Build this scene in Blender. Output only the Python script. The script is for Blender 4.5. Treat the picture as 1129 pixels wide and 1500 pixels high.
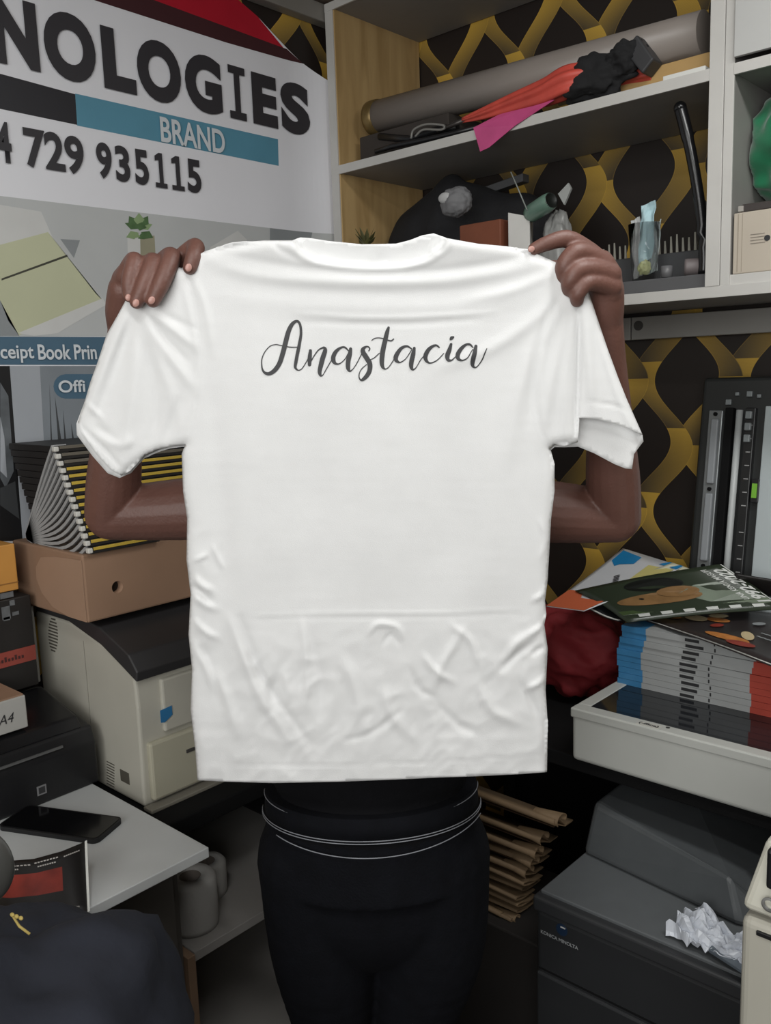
import bpy, bmesh, math, random
import numpy as np
from mathutils import Vector, Matrix, noise, geometry
random.seed(7)
for o in list(bpy.data.objects): bpy.data.objects.remove(o, do_unlink=True)
S = bpy.context.scene
COL = S.collection
R = math.radians
# ------------------------------------------------------------------ camera
CAMP = Vector((1.79, -2.10, 1.60))
HD, PT, RL, FPX = R(42.4), R(8.9), R(2.0), 1285.0
FH = Vector((-math.sin(HD), math.cos(HD), 0)); RT = Vector((math.cos(HD), math.sin(HD), 0)); UPV = Vector((0, 0, 1))
FW = math.cos(PT)*FH - math.sin(PT)*UPV
U0 = math.cos(PT)*UPV + math.sin(PT)*FH
CR = math.cos(RL)*RT - math.sin(RL)*U0
CU = math.cos(RL)*U0 + math.sin(RL)*RT
cd = bpy.data.cameras.new('camera'); cam = bpy.data.objects.new('camera', cd); COL.objects.link(cam)
m = Matrix.Identity(4)
for i in range(3):
    m[i][0] = CR[i]; m[i][1] = CU[i]; m[i][2] = -FW[i]; m[i][3] = CAMP[i]
cam.matrix_world = m
cd.sensor_fit = 'VERTICAL'; cd.sensor_height = 36.0; cd.lens = 36.0*FPX/1500.0; cd.clip_start = 0.02
S.camera = cam
# ------------------------------------------------------------------ light, exposure
w = bpy.data.worlds.new('world'); S.world = w; w.use_nodes = True
w.node_tree.nodes['Background'].inputs[0].default_value = (0.80, 0.85, 0.90, 1)
w.node_tree.nodes['Background'].inputs[1].default_value = 0.05
S.view_settings.view_transform = 'Standard'; S.view_settings.look = 'None'
S.view_settings.gamma = 1.0; S.view_settings.exposure = 0.0; S.view_settings.use_curve_mapping = False
LAMP_W, WALL_FILL_W, FRONT_W = 11.0, 15.0, 52.0
LAMP_COL = (0.995, 1.0, 0.98)
def area(name, loc, sx, sy, power, target=None):
    l = bpy.data.lights.new(name, 'AREA'); l.shape = 'RECTANGLE'; l.size = sx; l.size_y = sy
    l.energy = power; l.color = LAMP_COL
    o = bpy.data.objects.new(name, l); COL.objects.link(o); o.location = loc
    if target is not None:
        d = Vector(target) - Vector(loc); o.rotation_euler = d.to_track_quat('-Z', 'Y').to_euler()
    return o
# added fill light behind the photographer, brightens the walls and cabinet
area('front_fill_light', (2.1, -3.56, 1.86), 2.4, 1.5, FRONT_W, (.8, -.2, 1.95))
# ------------------------------------------------------------------ locating helpers
def ray(x, y): return FW + CR*((x-564.5)/FPX) - CU*((y-750.0)/FPX)
def at(x, y, ax, val):
    d = ray(x, y); return CAMP + d*((val-CAMP[ax])/d[ax])
def pd(x, y, d):
    r = ray(x, y); return CAMP + r*(d/r.dot(FH))
# ------------------------------------------------------------------ materials
MATS = {}
def srgb(c): return tuple(((v/255.0)/12.92 if v/255.0 <= .04045 else ((v/255.0+.055)/1.055)**2.4) for v in c)
def mat(name, rgb, rough=.6, var=.08, scale=12., bump=0., bscale=60., metal=0., spec=.5, trans=0., sheen=0.):
    if name in MATS: return MATS[name]
    M = bpy.data.materials.new(name); M.use_nodes = True; nt = M.node_tree; b = nt.nodes['Principled BSDF']
    c = srgb(rgb)
    tc = nt.nodes.new('ShaderNodeTexCoord'); n = nt.nodes.new('ShaderNodeTexNoise'); n.inputs['Scale'].default_value = scale; n.inputs['Detail'].default_value = 4
    nt.links.new(tc.outputs['Object'], n.inputs['Vector'])
    rp = nt.nodes.new('ShaderNodeValToRGB'); e = rp.color_ramp.elements
    e[0].position = .3; e[1].position = .7
    e[0].color = (*[v*(1-var) for v in c], 1); e[1].color = (*[min(1, v*(1+var)) for v in c], 1)
    nt.links.new(n.outputs[0], rp.inputs[0]); nt.links.new(rp.outputs[0], b.inputs['Base Color'])
    b.inputs['Roughness'].default_value = rough; b.inputs['Metallic'].default_value = metal
    b.inputs['Specular IOR Level'].default_value = spec
    if trans: b.inputs['Transmission Weight'].default_value = trans
    if sheen: b.inputs['Sheen Weight'].default_value = sheen
    if bump:
        n2 = nt.nodes.new('ShaderNodeTexNoise'); n2.inputs['Scale'].default_value = bscale; n2.inputs['Detail'].default_value = 3
        nt.links.new(tc.outputs['Object'], n2.inputs['Vector'])
        bp = nt.nodes.new('ShaderNodeBump'); bp.inputs['Strength'].default_value = bump; bp.inputs['Distance'].default_value = .004
        nt.links.new(n2.outputs[0], bp.inputs['Height']); nt.links.new(bp.outputs[0], b.inputs['Normal'])
    MATS[name] = M; return M
def wood_mat(name, a, bcol, rough=.5):
    M = bpy.data.materials.new(name); M.use_nodes = True; nt = M.node_tree; b = nt.nodes['Principled BSDF']
    tc = nt.nodes.new('ShaderNodeTexCoord'); mp = nt.nodes.new('ShaderNodeMapping'); mp.inputs['Scale'].default_value = (30, 9, 1.2)
    n = nt.nodes.new('ShaderNodeTexNoise'); n.inputs['Scale'].default_value = 3; n.inputs['Detail'].default_value = 6; n.inputs['Distortion'].default_value = .6
    nt.links.new(tc.outputs['Object'], mp.inputs[0]); nt.links.new(mp.outputs[0], n.inputs['Vector'])
    rp = nt.nodes.new('ShaderNodeValToRGB'); e = rp.color_ramp.elements; e[0].position = .35; e[1].position = .65
    e[0].color = (*srgb(a), 1); e[1].color = (*srgb(bcol), 1)
    nt.links.new(n.outputs[0], rp.inputs[0]); nt.links.new(rp.outputs[0], b.inputs['Base Color']); b.inputs['Roughness'].default_value = rough
    MATS[name] = M; return M
def wallpaper(name, axis):
    """black paper with gold ribbons that weave up the wall and turn over at every crossing"""
    M = bpy.data.materials.new(name); M.use_nodes = True; nt = M.node_tree; b = nt.nodes['Principled BSDF']
    tc = nt.nodes.new('ShaderNodeTexCoord'); sp = nt.nodes.new('ShaderNodeSeparateXYZ'); nt.links.new(tc.outputs['Object'], sp.inputs[0])
    u, v = sp.outputs[axis], sp.outputs[2]
    def mt(op, a, bb=None, c=None):
        n = nt.nodes.new('ShaderNodeMath'); n.operation = op
        for i, s in enumerate((a, bb, c)):
            if s is None: continue
            if isinstance(s, (int, float)): n.inputs[i].default_value = s
            else: nt.links.new(s, n.inputs[i])
        return n.outputs[0]
    P, L, A, W = .235, .33, .050, .0285
    out = None
    for sgn, ph in ((1, 0.0), (-1, 0.5)):
        ang = mt('MULTIPLY', v, 2*math.pi/L)
        si = mt('SINE', ang)
        off = mt('MULTIPLY', si, A*sgn)
        x = mt('ADD', mt('SUBTRACT', u, off), ph*P)
        fr = mt('SUBTRACT', mt('FRACT', mt('DIVIDE', x, P)), .5)
        dist = mt('MULTIPLY', mt('ABSOLUTE', fr), P)
        wob = mt('ADD', mt('MULTIPLY', mt('COSINE', ang), .006*sgn), W)
        mask = mt('LESS_THAN', dist, wob)
        zz = mt('FRACT', mt('ADD', mt('DIVIDE', v, L/2), .25+.5*ph))
        tone = mt('ADD', mt('MULTIPLY', mt('POWER', zz, 1.2), .75), mt('ADD', .16, mt('MULTIPLY', fr, .9*sgn)))
        edge = mt('GREATER_THAN', dist, mt('SUBTRACT', wob, .0016))
        tone = mt('ADD', tone, mt('MULTIPLY', edge, .25))
        val = mt('MULTIPLY', mask, mt('MAXIMUM', mt('MINIMUM', tone, 1.0), .10))
        if out is None: out = val
        else:
            over = mt('GREATER_THAN', mt('FRACT', mt('DIVIDE', v, L)), .5)
            # ribbon two lies on top for half of every repeat
            hid = mt('MULTIPLY', mask, over)
            out = mt('MAXIMUM', mt('MULTIPLY', out, mt('SUBTRACT', 1.0, hid)), mt('MULTIPLY', val, mt('SUBTRACT', 1.0, mt('MULTIPLY', mt('SUBTRACT', 1.0, over), mt('GREATER_THAN', out, 0.01)))))
    wv = nt.nodes.new('ShaderNodeTexWave'); wv.inputs['Scale'].default_value = 160; wv.bands_direction = 'Z'
    nt.links.new(tc.outputs['Object'], wv.inputs['Vector'])
    out2 = mt('MULTIPLY', out, mt('ADD', mt('MULTIPLY', wv.outputs[1], .25), .80))
    rp = nt.nodes.new('ShaderNodeValToRGB'); rp.color_ramp.elements[0].color = (*srgb((36, 29, 26)), 1); rp.color_ramp.elements[1].color = (*srgb((214, 172, 70)), 1)
    e = rp.color_ramp.elements.new(.12); e.color = (*srgb((92, 78, 52)), 1)
    nt.links.new(out2, rp.inputs[0]); nt.links.new(rp.outputs[0], b.inputs['Base Color'])
    b.inputs['Roughness'].default_value = .45
    MATS[name] = M; return M
# ------------------------------------------------------------------ mesh helpers
class MB:
    def __init__(s): s.bm = bmesh.new()
    def box(s, a, b, bev=0., mi=0, seg=2):
        a, b = Vector(a), Vector(b)
        t = bmesh.new(); bmesh.ops.create_cube(t, size=1)
        for v in t.verts: v.co = Vector([(a[i]+b[i])/2 + v.co[i]*abs(b[i]-a[i]) for i in range(3)])
        if bev: bmesh.ops.bevel(t, geom=t.edges[:], offset=bev, segments=seg, affect='EDGES', profile=.5)
        s._add(t, mi); return s
    def _add(s, t, mi=0, M=None, smooth=False):
        if M is not None: bmesh.ops.transform(t, matrix=M, verts=t.verts)
        vm = {}
        for v in t.verts: vm[v] = s.bm.verts.new(v.co)
        for f in t.faces:
            try: nf = s.bm.faces.new([vm[v] for v in f.verts]); nf.material_index = mi; nf.smooth = smooth or f.smooth
            except ValueError: pass
        t.free()
    def cyl(s, p0, p1, r0, r1=None, n=24, mi=0, cap=True):
        r1 = r0 if r1 is None else r1; p0, p1 = Vector(p0), Vector(p1); d = p1-p0
        t = bmesh.new(); bmesh.ops.create_cone(t, cap_ends=cap, segments=n, radius1=r0, radius2=r1, depth=d.length)
        for f in t.faces: f.smooth = len(f.verts) == 4
        s._add(t, mi, Matrix.Translation((p0+p1)/2) @ d.to_track_quat('Z', 'Y').to_matrix().to_4x4()); return s
    def ball(s, c, r, sc=(1, 1, 1), mi=0, seg=20, M=None):
        t = bmesh.new(); bmesh.ops.create_uvsphere(t, u_segments=seg, v_segments=max(8, seg//2+2), radius=r)
        for f in t.faces: f.smooth = True
        m4 = Matrix.Translation(Vector(c)) @ (M.to_4x4() if M is not None else Matrix.Identity(4)) @ Matrix.Diagonal((*sc, 1))
        s._add(t, mi, m4); return s
    def tube(s, pts, rad, n=10, mi=0):
        pts = [Vector(p) for p in pts]; rr = rad if isinstance(rad, (list, tuple)) else [rad]*len(pts)
        rings = []; ref = Vector((0, 0, 1))
        for i, p in enumerate(pts):
            d = (pts[min(i+1, len(pts)-1)] - pts[max(i-1, 0)]).normalized()
            x = d.cross(ref)
            if x.length < .1: x = d.cross(Vector((0, 1, 0)))
            x.normalize(); y = d.cross(x).normalized(); ref = -x.cross(d) if False else ref
            rings.append([s.bm.verts.new(p + (x*math.cos(a)+y*math.sin(a))*rr[i]) for a in [2*math.pi*k/n for k in range(n)]])
        for i in range(len(rings)-1):
            for k in range(n):
                f = s.bm.faces.new((rings[i][k], rings[i][(k+1) % n], rings[i+1][(k+1) % n], rings[i+1][k])); f.smooth = True; f.material_index = mi
        for r_ in (rings[0][::-1], rings[-1]):
            f = s.bm.faces.new(r_); f.material_index = mi
        return s
    def lathe(s, prof, c, n=32, mi=0, axis=None):
        t = bmesh.new(); rings = []
        for r_, z in prof: rings.append([t.verts.new((r_*math.cos(2*math.pi*k/n), r_*math.sin(2*math.pi*k/n), z)) for k in range(n)])
        for i in range(len(rings)-1):
            for k in range(n):
                f = t.faces.new((rings[i][k], rings[i][(k+1) % n], rings[i+1][(k+1) % n], rings[i+1][k])); f.smooth = True
        M = Matrix.Translation(Vector(c))
        if axis is not None: M = M @ Vector(axis).to_track_quat('Z', 'Y').to_matrix().to_4x4()
        s._add(t, mi, M); return s
    def prism(s, poly, ext, mi=0):
        """polygon of 3-D points pushed along ext"""
        ext = Vector(ext); a = [s.bm.verts.new(Vector(p)) for p in poly]; b = [s.bm.verts.new(Vector(p)+ext) for p in poly]
        fs = [s.bm.faces.new(a[::-1]), s.bm.faces.new(b)]
        for i in range(len(a)): fs.append(s.bm.faces.new((a[i], a[(i+1) % len(a)], b[(i+1) % len(a)], b[i])))
        for f in fs: f.material_index = mi
        return s
    def hexa(s, lo, hi, bev=0., mi=0):
        t = bmesh.new(); a = [t.verts.new(Vector(p)) for p in lo]; b = [t.verts.new(Vector(p)) for p in hi]; n = len(a)
        t.faces.new(a[::-1]); t.faces.new(b)
        for i in range(n): t.faces.new((a[i], a[(i+1) % n], b[(i+1) % n], b[i]))
        bmesh.ops.recalc_face_normals(t, faces=t.faces)
        if bev: bmesh.ops.bevel(t, geom=t.edges[:], offset=bev, segments=3, affect='EDGES', profile=.5)
        s._add(t, mi); return s
    def build(s, name, mats, parent=None, recalc=True, smooth_angle=None):
        if recalc: bmesh.ops.recalc_face_normals(s.bm, faces=s.bm.faces)
        me = bpy.data.meshes.new(name); s.bm.to_mesh(me); s.bm.free()
        for mm in (mats if isinstance(mats, (list, tuple)) else [mats]): me.materials.append(mm)
        o = bpy.data.objects.new(name, me); COL.objects.link(o)
        if parent is not None:
            o.parent = parent; o.matrix_parent_inverse = root_inv(parent)
        return o
def root_inv(p):
    # parts are modelled in room coordinates, so only a top-level parent has an offset to cancel
    if p.parent is not None: return Matrix.Identity(4)
    return Matrix.LocRotScale(p.location, p.rotation_euler, p.scale).inverted()
def tag(o, label, cat, group=None, kind=None):
    if label: o['label'] = label
    if cat: o['category'] = cat
    if group: o['group'] = group
    if kind: o['kind'] = kind
    return o
def thing(name, loc, label, cat, group=None):
    o = bpy.data.objects.new(name, None); COL.objects.link(o); o.location = loc; o.empty_display_size = .05
    return tag(o, label, cat, group)
def struct(o): o['kind'] = 'structure'; return o
def text_mesh(body, size_box, xdir, ydir, origin, bold=0.0, ext=.0006, shear=0.):
    """returns list of faces geometry of a word fitted in a box (w,h) whose lower-left corner is origin"""
    c = bpy.data.curves.new('t', 'FONT'); c.body = body; c.size = 1; c.offset = bold; c.extrude = 0; c.resolution_u = 6; c.shear = shear
    o = bpy.data.objects.new('t', c); COL.objects.link(o)
    dg = bpy.context.evaluated_depsgraph_get(); me = bpy.data.meshes.new_from_object(o.evaluated_get(dg))
    bpy.data.objects.remove(o); bpy.data.curves.remove(c)
    bm = bmesh.new(); bm.from_mesh(me); bpy.data.meshes.remove(me)
    xs = [v.co.x for v in bm.verts]; ys = [v.co.y for v in bm.verts]
    x0, x1, y0, y1 = min(xs), max(xs), min(ys), max(ys); W, H = size_box
    xdir, ydir, origin = Vector(xdir), Vector(ydir), Vector(origin); nrm = xdir.cross(ydir).normalized()
    for v in bm.verts: v.co = origin + xdir*((v.co.x-x0)/(x1-x0)*W) + ydir*((v.co.y-y0)/(y1-y0)*H)
    return bm
def add_text(mb, body, W, H, xdir, ydir, origin, bold=0.0, mi=0, fn=None, shear=0.):
    bm = text_mesh(body, (W, H), xdir, ydir, origin, bold, shear=shear)
    if fn:
        for v in bm.verts: v.co = fn(v.co)
    mb._add(bm, mi)
def catmull(pts, n=6):
    P = [np.array(p, float) for p in pts]; P = [2*P[0]-P[1]] + P + [2*P[-1]-P[-2]]; out = []
    for i in range(1, len(P)-2):
        for k in range(n):
            t = k/n
            out.append(.5*((2*P[i]) + (-P[i-1]+P[i+1])*t + (2*P[i-1]-5*P[i]+4*P[i+1]-P[i+2])*t*t + (-P[i-1]+3*P[i]-3*P[i+1]+P[i+2])*t**3))
    out.append(P[-2]); return out
# ------------------------------------------------------------------ common materials
melamine = mat('grey_white_melamine', (186, 184, 180), .45, .03)
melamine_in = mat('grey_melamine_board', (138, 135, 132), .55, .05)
white_board = mat('white_melamine_desk', (190, 192, 192), .35, .04, 8)
birch = wood_mat('birch_veneer', (168, 138, 92), (190, 160, 112))
black_plastic = mat('black_plastic', (26, 26, 28), .38, .15)
matte_black = mat('matte_black', (14, 14, 15), .85, .2, spec=.2)
white_plastic = mat('beige_printer_plastic', (176, 173, 162), .42, .03)
skin = mat('skin', (104, 71, 62), .5, .10, 18, .15, 240)
nail = mat('finger_nail', (176, 134, 124), .35, .04)
white_paper = mat('white_paper', (205, 205, 200), .7, .02)
ink = mat('black_ink', (40, 40, 42), .6, .03)
chrome = mat('chrome', (170, 170, 170), .25, .05, metal=1.)
# ------------------------------------------------------------------ the room
def slab(name, a, b, m_): return struct(MB().box(a, b).build(name, m_))
CEIL = 2.66
slab('floor', (-.1, -3.6, -.1), (3.4, .1, 0), mat('dark_floor_tile', (58, 52, 48), .5, .2, 6))
slab('ceiling', (-.1, -3.6, CEIL), (3.4, .1, CEIL+.1), mat('ceiling_paint', (120, 112, 104), .8, .05))
slab('wall_left', (-.1, -3.6, 0), (0, .1, CEIL), wallpaper('ribbon_wallpaper_left', 1))
slab('wall_back', (-.1, 0, 0), (3.4, .1, CEIL), wallpaper('ribbon_wallpaper_back', 0))
slab('wall_right', (3.3, -3.6, 0), (3.4, .1, CEIL), mat('plain_wall_paint', (120, 116, 110), .8, .04))
slab('wall_front', (-.1, -3.6, 0), (3.4, -3.5, 1.05), MATS['plain_wall_paint'])
# cornice strip and dark board above the poster
struct(MB().box((0, -1.9, 2.565), (.05, 0, 2.66), .004).build('trim_1', mat('brown_cornice', (78, 66, 56), .6, .1)))
struct(MB().box((0, -.62, 2.52), (.035, -.02, 2.565), .003).build('trim_2', mat('grey_cornice', (128, 124, 118), .5, .06)))
# tube light on the ceiling
def ceiling_tube(x, y, power, label):
    t = thing('ceiling_light', (x, y, CEIL), label, 'lamp', 'tube lights on the ceiling')
    MB().box((x-.62, y-.05, CEIL-.04), (x+.62, y+.05, CEIL), .004).build('housing', mat('lamp_housing', (220, 220, 218), .4, .02), t)
    em = bpy.data.materials.new('lit_tube'); em.use_nodes = True; b = em.node_tree.nodes['Principled BSDF']
    b.inputs['Emission Color'].default_value = (*LAMP_COL, 1); b.inputs['Emission Strength'].default_value = 6.0
    MB().cyl((x-.58, y, CEIL-.06), (x+.58, y, CEIL-.06), .014).build('tube', em, t)
    area('tube_glow', (x, y, CEIL-.085), 1.16, .20, power)
ceiling_tube(1.62, -2.10, LAMP_W, 'white tube light on the ceiling above the photographer')
ceiling_tube(1.9, -1.0, WALL_FILL_W, 'added white tube light on the ceiling that brightens the walls')  # second tube is an unseen addition to brighten the walls
# ================================================================== furniture
# desk on the left wall
DZ = .83
t = thing('desk', (.32, -1.45, 0), 'white melamine desk corner with the phone lying on it, left of the person', 'desk')
MB().box((.02, -2.02, DZ-.018), (.638, -1.305, DZ), .0015).build('desktop', white_board, t)
MB().box((.56, -2.0, 0), (.578, -1.34, DZ-.018), .001).build('end_panel', mat('shaded_desk_panel', (82, 78, 74), .6, .05), t)  # shadow below the desk is put into the panel colour
MB().box((.03, -1.338, 0), (.56, -1.32, DZ-.018), .001).build('side_panel', MATS['shaded_desk_panel'], t)
# low shelf behind the desk
t = thing('low_shelf', (.3, -1.15, 0), 'low grey shelf unit beside the desk, carrying the paper rolls', 'shelf')
MB().box((.075, -1.30, .582), (.565, -.637, .60), .001).build('shelf', melamine_in, t)
MB().box((.075, -1.30, .30), (.565, -.637, .318), .001).build('shelf', melamine_in, t)
MB().box((.03, -1.318, 0), (.57, -1.302, .60), .001).build('side_panel', mat('tan_board', (128, 104, 84), .6, .1), t)
MB().box((.03, -.636, 0), (.57, -.620, .60), .001).build('side_panel', MATS['tan_board'], t)
# dark stand that carries the small laser printer
t = thing('printer_stand', (.2, -1.08, 0), 'black stand under the beige laser printer', 'stand')
MB().box((.02, -1.28, .765), (.47, -.55, .80), .004).build('top', matte_black, t)
for x, y in ((.05, -1.24), (.44, -.60), (.05, -.60)):
    MB().box((x-.018, y-.018, .0), (x+.018, y+.018, .765), .002).build('leg', matte_black, t)
# wall cabinet
CZ0, CZ1 = 1.727, 2.56
t = thing('wall_cabinet', (.56, 0, CZ0), 'open grey melamine wall cabinet with a wooden inner side and ribbon wallpaper behind', 'cabinet')
def brd(nm, a, b, m_=melamine_in, edge=None):
    o = MB().box(a, b, .0008).build(nm, m_, t)
    if edge:
        MB().box(edge[0], edge[1], .0006).build('edge_band', melamine, o)
    return o
brd('side_panel', (.052, -.348, CZ0), (.070, -.004, CZ1), birch, ((.040, -.352, CZ0), (.067, -.347, CZ1)))
brd('top_panel', (.05, -.348, CZ1-.018), (1.75, -.004, CZ1), edge=((.04, -.353, CZ1-.020), (1.75, -.347, CZ1)))
brd('shelf', (.070, -.348, 2.134), (1.069, -.004, 2.152), edge=((.067, -.353, 2.132), (1.069, -.347, 2.154)))
brd('bottom_panel', (.05, -.348, CZ0+.002), (1.75, -.004, CZ0+.020), edge=((.04, -.353, CZ0), (1.75, -.347, CZ0+.022)))
brd('divider', (1.070, -.348, CZ0+.02), (1.096, -.004, CZ1-.018), edge=((1.069, -.354, CZ0+.022), (1.097, -.347, CZ1-.018)))
brd('divider', (1.099, -.348, CZ0+.02), (1.115, -.004, CZ1-.018), edge=((1.098, -.352, CZ0+.022), (1.116, -.347, CZ1-.018)))
brd('shelf', (1.115, -.348, 2.136), (1.75, -.004, 2.152), edge=((1.115, -.353, 2.132), (1.75, -.347, 2.152)))
brd('shelf', (1.115, -.348, 1.747), (1.75, -.004, 1.768), melamine)
brd('side_panel', (1.735, -.348, CZ0), (1.75, -.004, CZ1))
brd('door', (1.118, -.362, 2.160), (1.73, -.352, CZ1-.022), mat('pale_grey_door', (176, 176, 174), .45, .02))
# cable trunking under the cabinet
t = thing('cable_trunking', (.9, 0, 1.69), 'grey plastic cable trunking on the wall below the cabinet', 'trunking')
tm = mat('grey_trunking', (150, 148, 144), .5, .04)
MB().box((.30, -.03, 1.664), (.748, -.001, 1.719), .002).build('cover', tm, t)
MB().box((.751, -.03, 1.664), (1.9, -.001, 1.719), .002).build('cover', tm, t)
c = at(935, 477, 1, -.03)
MB().cyl((c.x, -.032, c.z), (c.x, -.029, c.z), .012).build('knockout', mat('dark_grey_plastic', (66, 64, 62), .5, .05), t)
# back wall table (dark, below the copier)
t = thing('side_table', (1.3, -.25, 0), 'black side table against the papered wall under the copier', 'table')
MB().box((.36, -.57, .768), (1.95, -.02, .800), .003).build('top', matte_black, t)
for x in (.40, 1.91):
    for y in (-.06,): MB().box((x-.02, y-.02, 0), (x+.02, y+.02, .768), .002).build('leg', matte_black, t)
MB().box((1.90, -.56, 0), (1.94, -.52, .768), .002).build('leg', matte_black, t)
MB().box((.38, -.055, .02), (1.90, -.040, .768), .002).build('back_panel', matte_black, t)
# ================================================================== poster on the left wall
def curl(y): 
    k = max(0, min(1, (y+.47)/.15)); return .004 + .030*k*k
def wp(px, py, lay=0):
    p = at(px, py, 0, .004); return Vector((curl(p.y)+lay*.0007, p.y, p.z))
ORD = ['lowest', 'second from the bottom', 'third from the bottom', 'fourth from the bottom', 'fifth from the bottom', 'sixth from the bottom', 'seventh from the bottom', 'eighth from the bottom', 'ninth from the bottom', 'tenth from the bottom', 'eleventh from the bottom', 'twelfth from the bottom', 'third from the top', 'second from the top', 'topmost']
FLATN = [0]
def flat(mb, pts, lay, mi=0):
    """printed patch on the poster, cut in strips so that it follows the curl"""
    ys = [(at(x, y, 0, .004).y, at(x, y, 0, .004).z) for x, y in pts]
    if lay: FLATN[0] += 1; lay = lay*1.0 + FLATN[0]*.06
    bm = bmesh.new(); f = bm.faces.new([bm.verts.new((0, y, z)) for y, z in ys])
    y0, y1 = min(q[0] for q in ys), max(q[0] for q in ys)
    yy = -.50
    while yy < -.28:
        if y0 < yy < y1:
            bmesh.ops.bisect_plane(bm, geom=bm.verts[:]+bm.edges[:]+bm.faces[:], plane_co=(0, yy, 0), plane_no=(0, 1, 0))
        yy += .015
    bmesh.ops.triangulate(bm, faces=bm.faces[:])
    for v in bm.verts: v.co.x = curl(v.co.y) + lay*.0002
    bmesh.ops.recalc_face_normals(bm, faces=bm.faces)
    for f in bm.faces:
        if f.normal.x < 0: f.normal_flip()
    mb._add(bm, mi)
poster_w = mat('poster_vinyl', (226, 226, 231), .42, .03, 3)
t = thing('poster', (.0, -.9, 1.4), 'large white shop poster with black heading and phone number on the left wall', 'poster')
sheet = MB(); flat(sheet, [(-420, -260), (180, -60), (340, -8), (377, 24), (440, 92), (481, 130), (489, 200), (494, 345), (495, 700), (330, 830), (60, 860), (-420, 860)], 0)
so = sheet.build('vinyl_sheet', poster_w, t)
sm_ = so.modifiers.new('th', 'SOLIDIFY'); sm_.thickness = .0012; sm_.offset = -1
b = MB(); flat(b, [(140, -6), (340, -8), (377, 24), (424, 81), (436, 92), (320, 51)], 1, 1); flat(b, [(60, -60), (160, -24), (420, 72), (428, 80), (442, 94), (330, 62), (140, 1), (60, -30)], 2, 0)
b.build('red_band', [mat('poster_dark_red', (66, 34, 38), .45, .05), mat('poster_red', (176, 24, 44), .45, .05)], t)
b = MB(); flat(b, [(-300, 26), (110, 138), (113, 183), (-300, 97)], 1, 0); flat(b, [(110, 137), (407, 204), (408, 243), (113, 184)], 1, 1)
b.build('slogan_bar', [mat('poster_black', (38, 37, 42), .45, .05), mat('poster_teal', (88, 142, 164), .45, .04)], t)
# heading, letter by letter
YV, ZV = Vector((0, 1, 0)), Vector((0, 0, 1))
lt = MB()
zt, zb = 2.352, 2.232
for ch, l, r_, yc in (('N', -12, 55, 60), ('O', 65, 139, 78), ('L', 150, 197, 97), ('O', 201, 264, 112), ('G', 271, 324, 131), ('I', 335, 359, 142), ('E', 369, 405, 152), ('S', 411, 450, 163)):
    y0, y1 = at(l, yc, 0, .006).y, at(r_, yc, 0, .006).y
    z0, z1 = zb, zt
    if ch in 'OGS': z0, z1 = zb-.003, zt+.003
    z1 += (y0+.4)*-.012
    if ch == 'I':
        W_ = y1-y0; bw = .34*W_
        cl, cr_ = (y0+y1)/2-bw/2, (y0+y1)/2+bw/2
        pp = [(y0, z0), (y1, z0), (y1, z0+.018), (cr_, z0+.018), (cr_, z1-.018), (y1, z1-.018), (y1, z1), (y0, z1), (y0, z1-.018), (cl, z1-.018), (cl, z0+.018), (y0, z0+.018)]
        lt.bm.faces.new([lt.bm.verts.new((curl(a)+.004, a, c_)) for a, c_ in pp])
    else:
        add_text(lt, ch, y1-y0, z1-z0, YV, ZV, (0, y0, z0), bold=.055, fn=lambda co: Vector((curl(co.y)+.004, co.y, co.z)))
lt.build('heading_lettering', mat('poster_charcoal', (50, 48, 52), .5, .04), t, recalc=False)
lt = MB()
fn = lambda co: Vector((curl(co.y)+.004, co.y, co.z))
def wtext(mb, body, l, r_, ym, ztop, zbot, bold):
    y0, y1 = at(l, ym, 0, .006).y, at(r_, ym, 0, .006).y
    add_text(mb, body, y1-y0, ztop-zbot, YV, ZV, (0, y0, zbot), bold=bold, fn=fn)
za = at(170, 232, 0, .006).z; 
q0, q1 = at(220, 222, 0, .006), at(220, 273, 0, .006)
for ch, l, r_ in (('9', 142, 164), ('3', 169, 190), ('5', 197, 217), ('1', 226, 243), ('1', 250, 268), ('5', 273, 293)):
    if ch == '1':
        ya, yb = at(l, 250, 0, .006).y, at(r_, 250, 0, .006).y; w_ = yb-ya; h_ = q0.z-q1.z
        lt.bm.faces.new([lt.bm.verts.new((curl(ya)+.0042, ya+w_*u, q1.z+h_*v)) for u, v in ((0, 0), (1, 0), (1, .14), (.70, .14), (.70, 1), (.40, 1), (.05, .90), (.05, .76), (.36, .80), (.36, .14), (0, .14))])
    else: wtext(lt, ch, l, r_, 250, q0.z, q1.z, .035)
wtext(lt, '729', 36, 122, 229, q0.z+.002, q1.z, .03)
wtext(lt, '4', -8, 16, 213, q0.z+.004, q1.z+.002, .03)
lt.build('phone_number', MATS['poster_charcoal'], t, recalc=False)
lt = MB(); q0, q1 = at(282, 180, 0, .006), at(282, 218, 0, .006)
wtext(lt, 'BRAND', 235, 328, 200, q0.z-.002, q1.z+.002, .022)
lt.build('slogan_lettering', mat('poster_white_print', (205, 210, 214), .5, .02), t, recalc=False)
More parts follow.
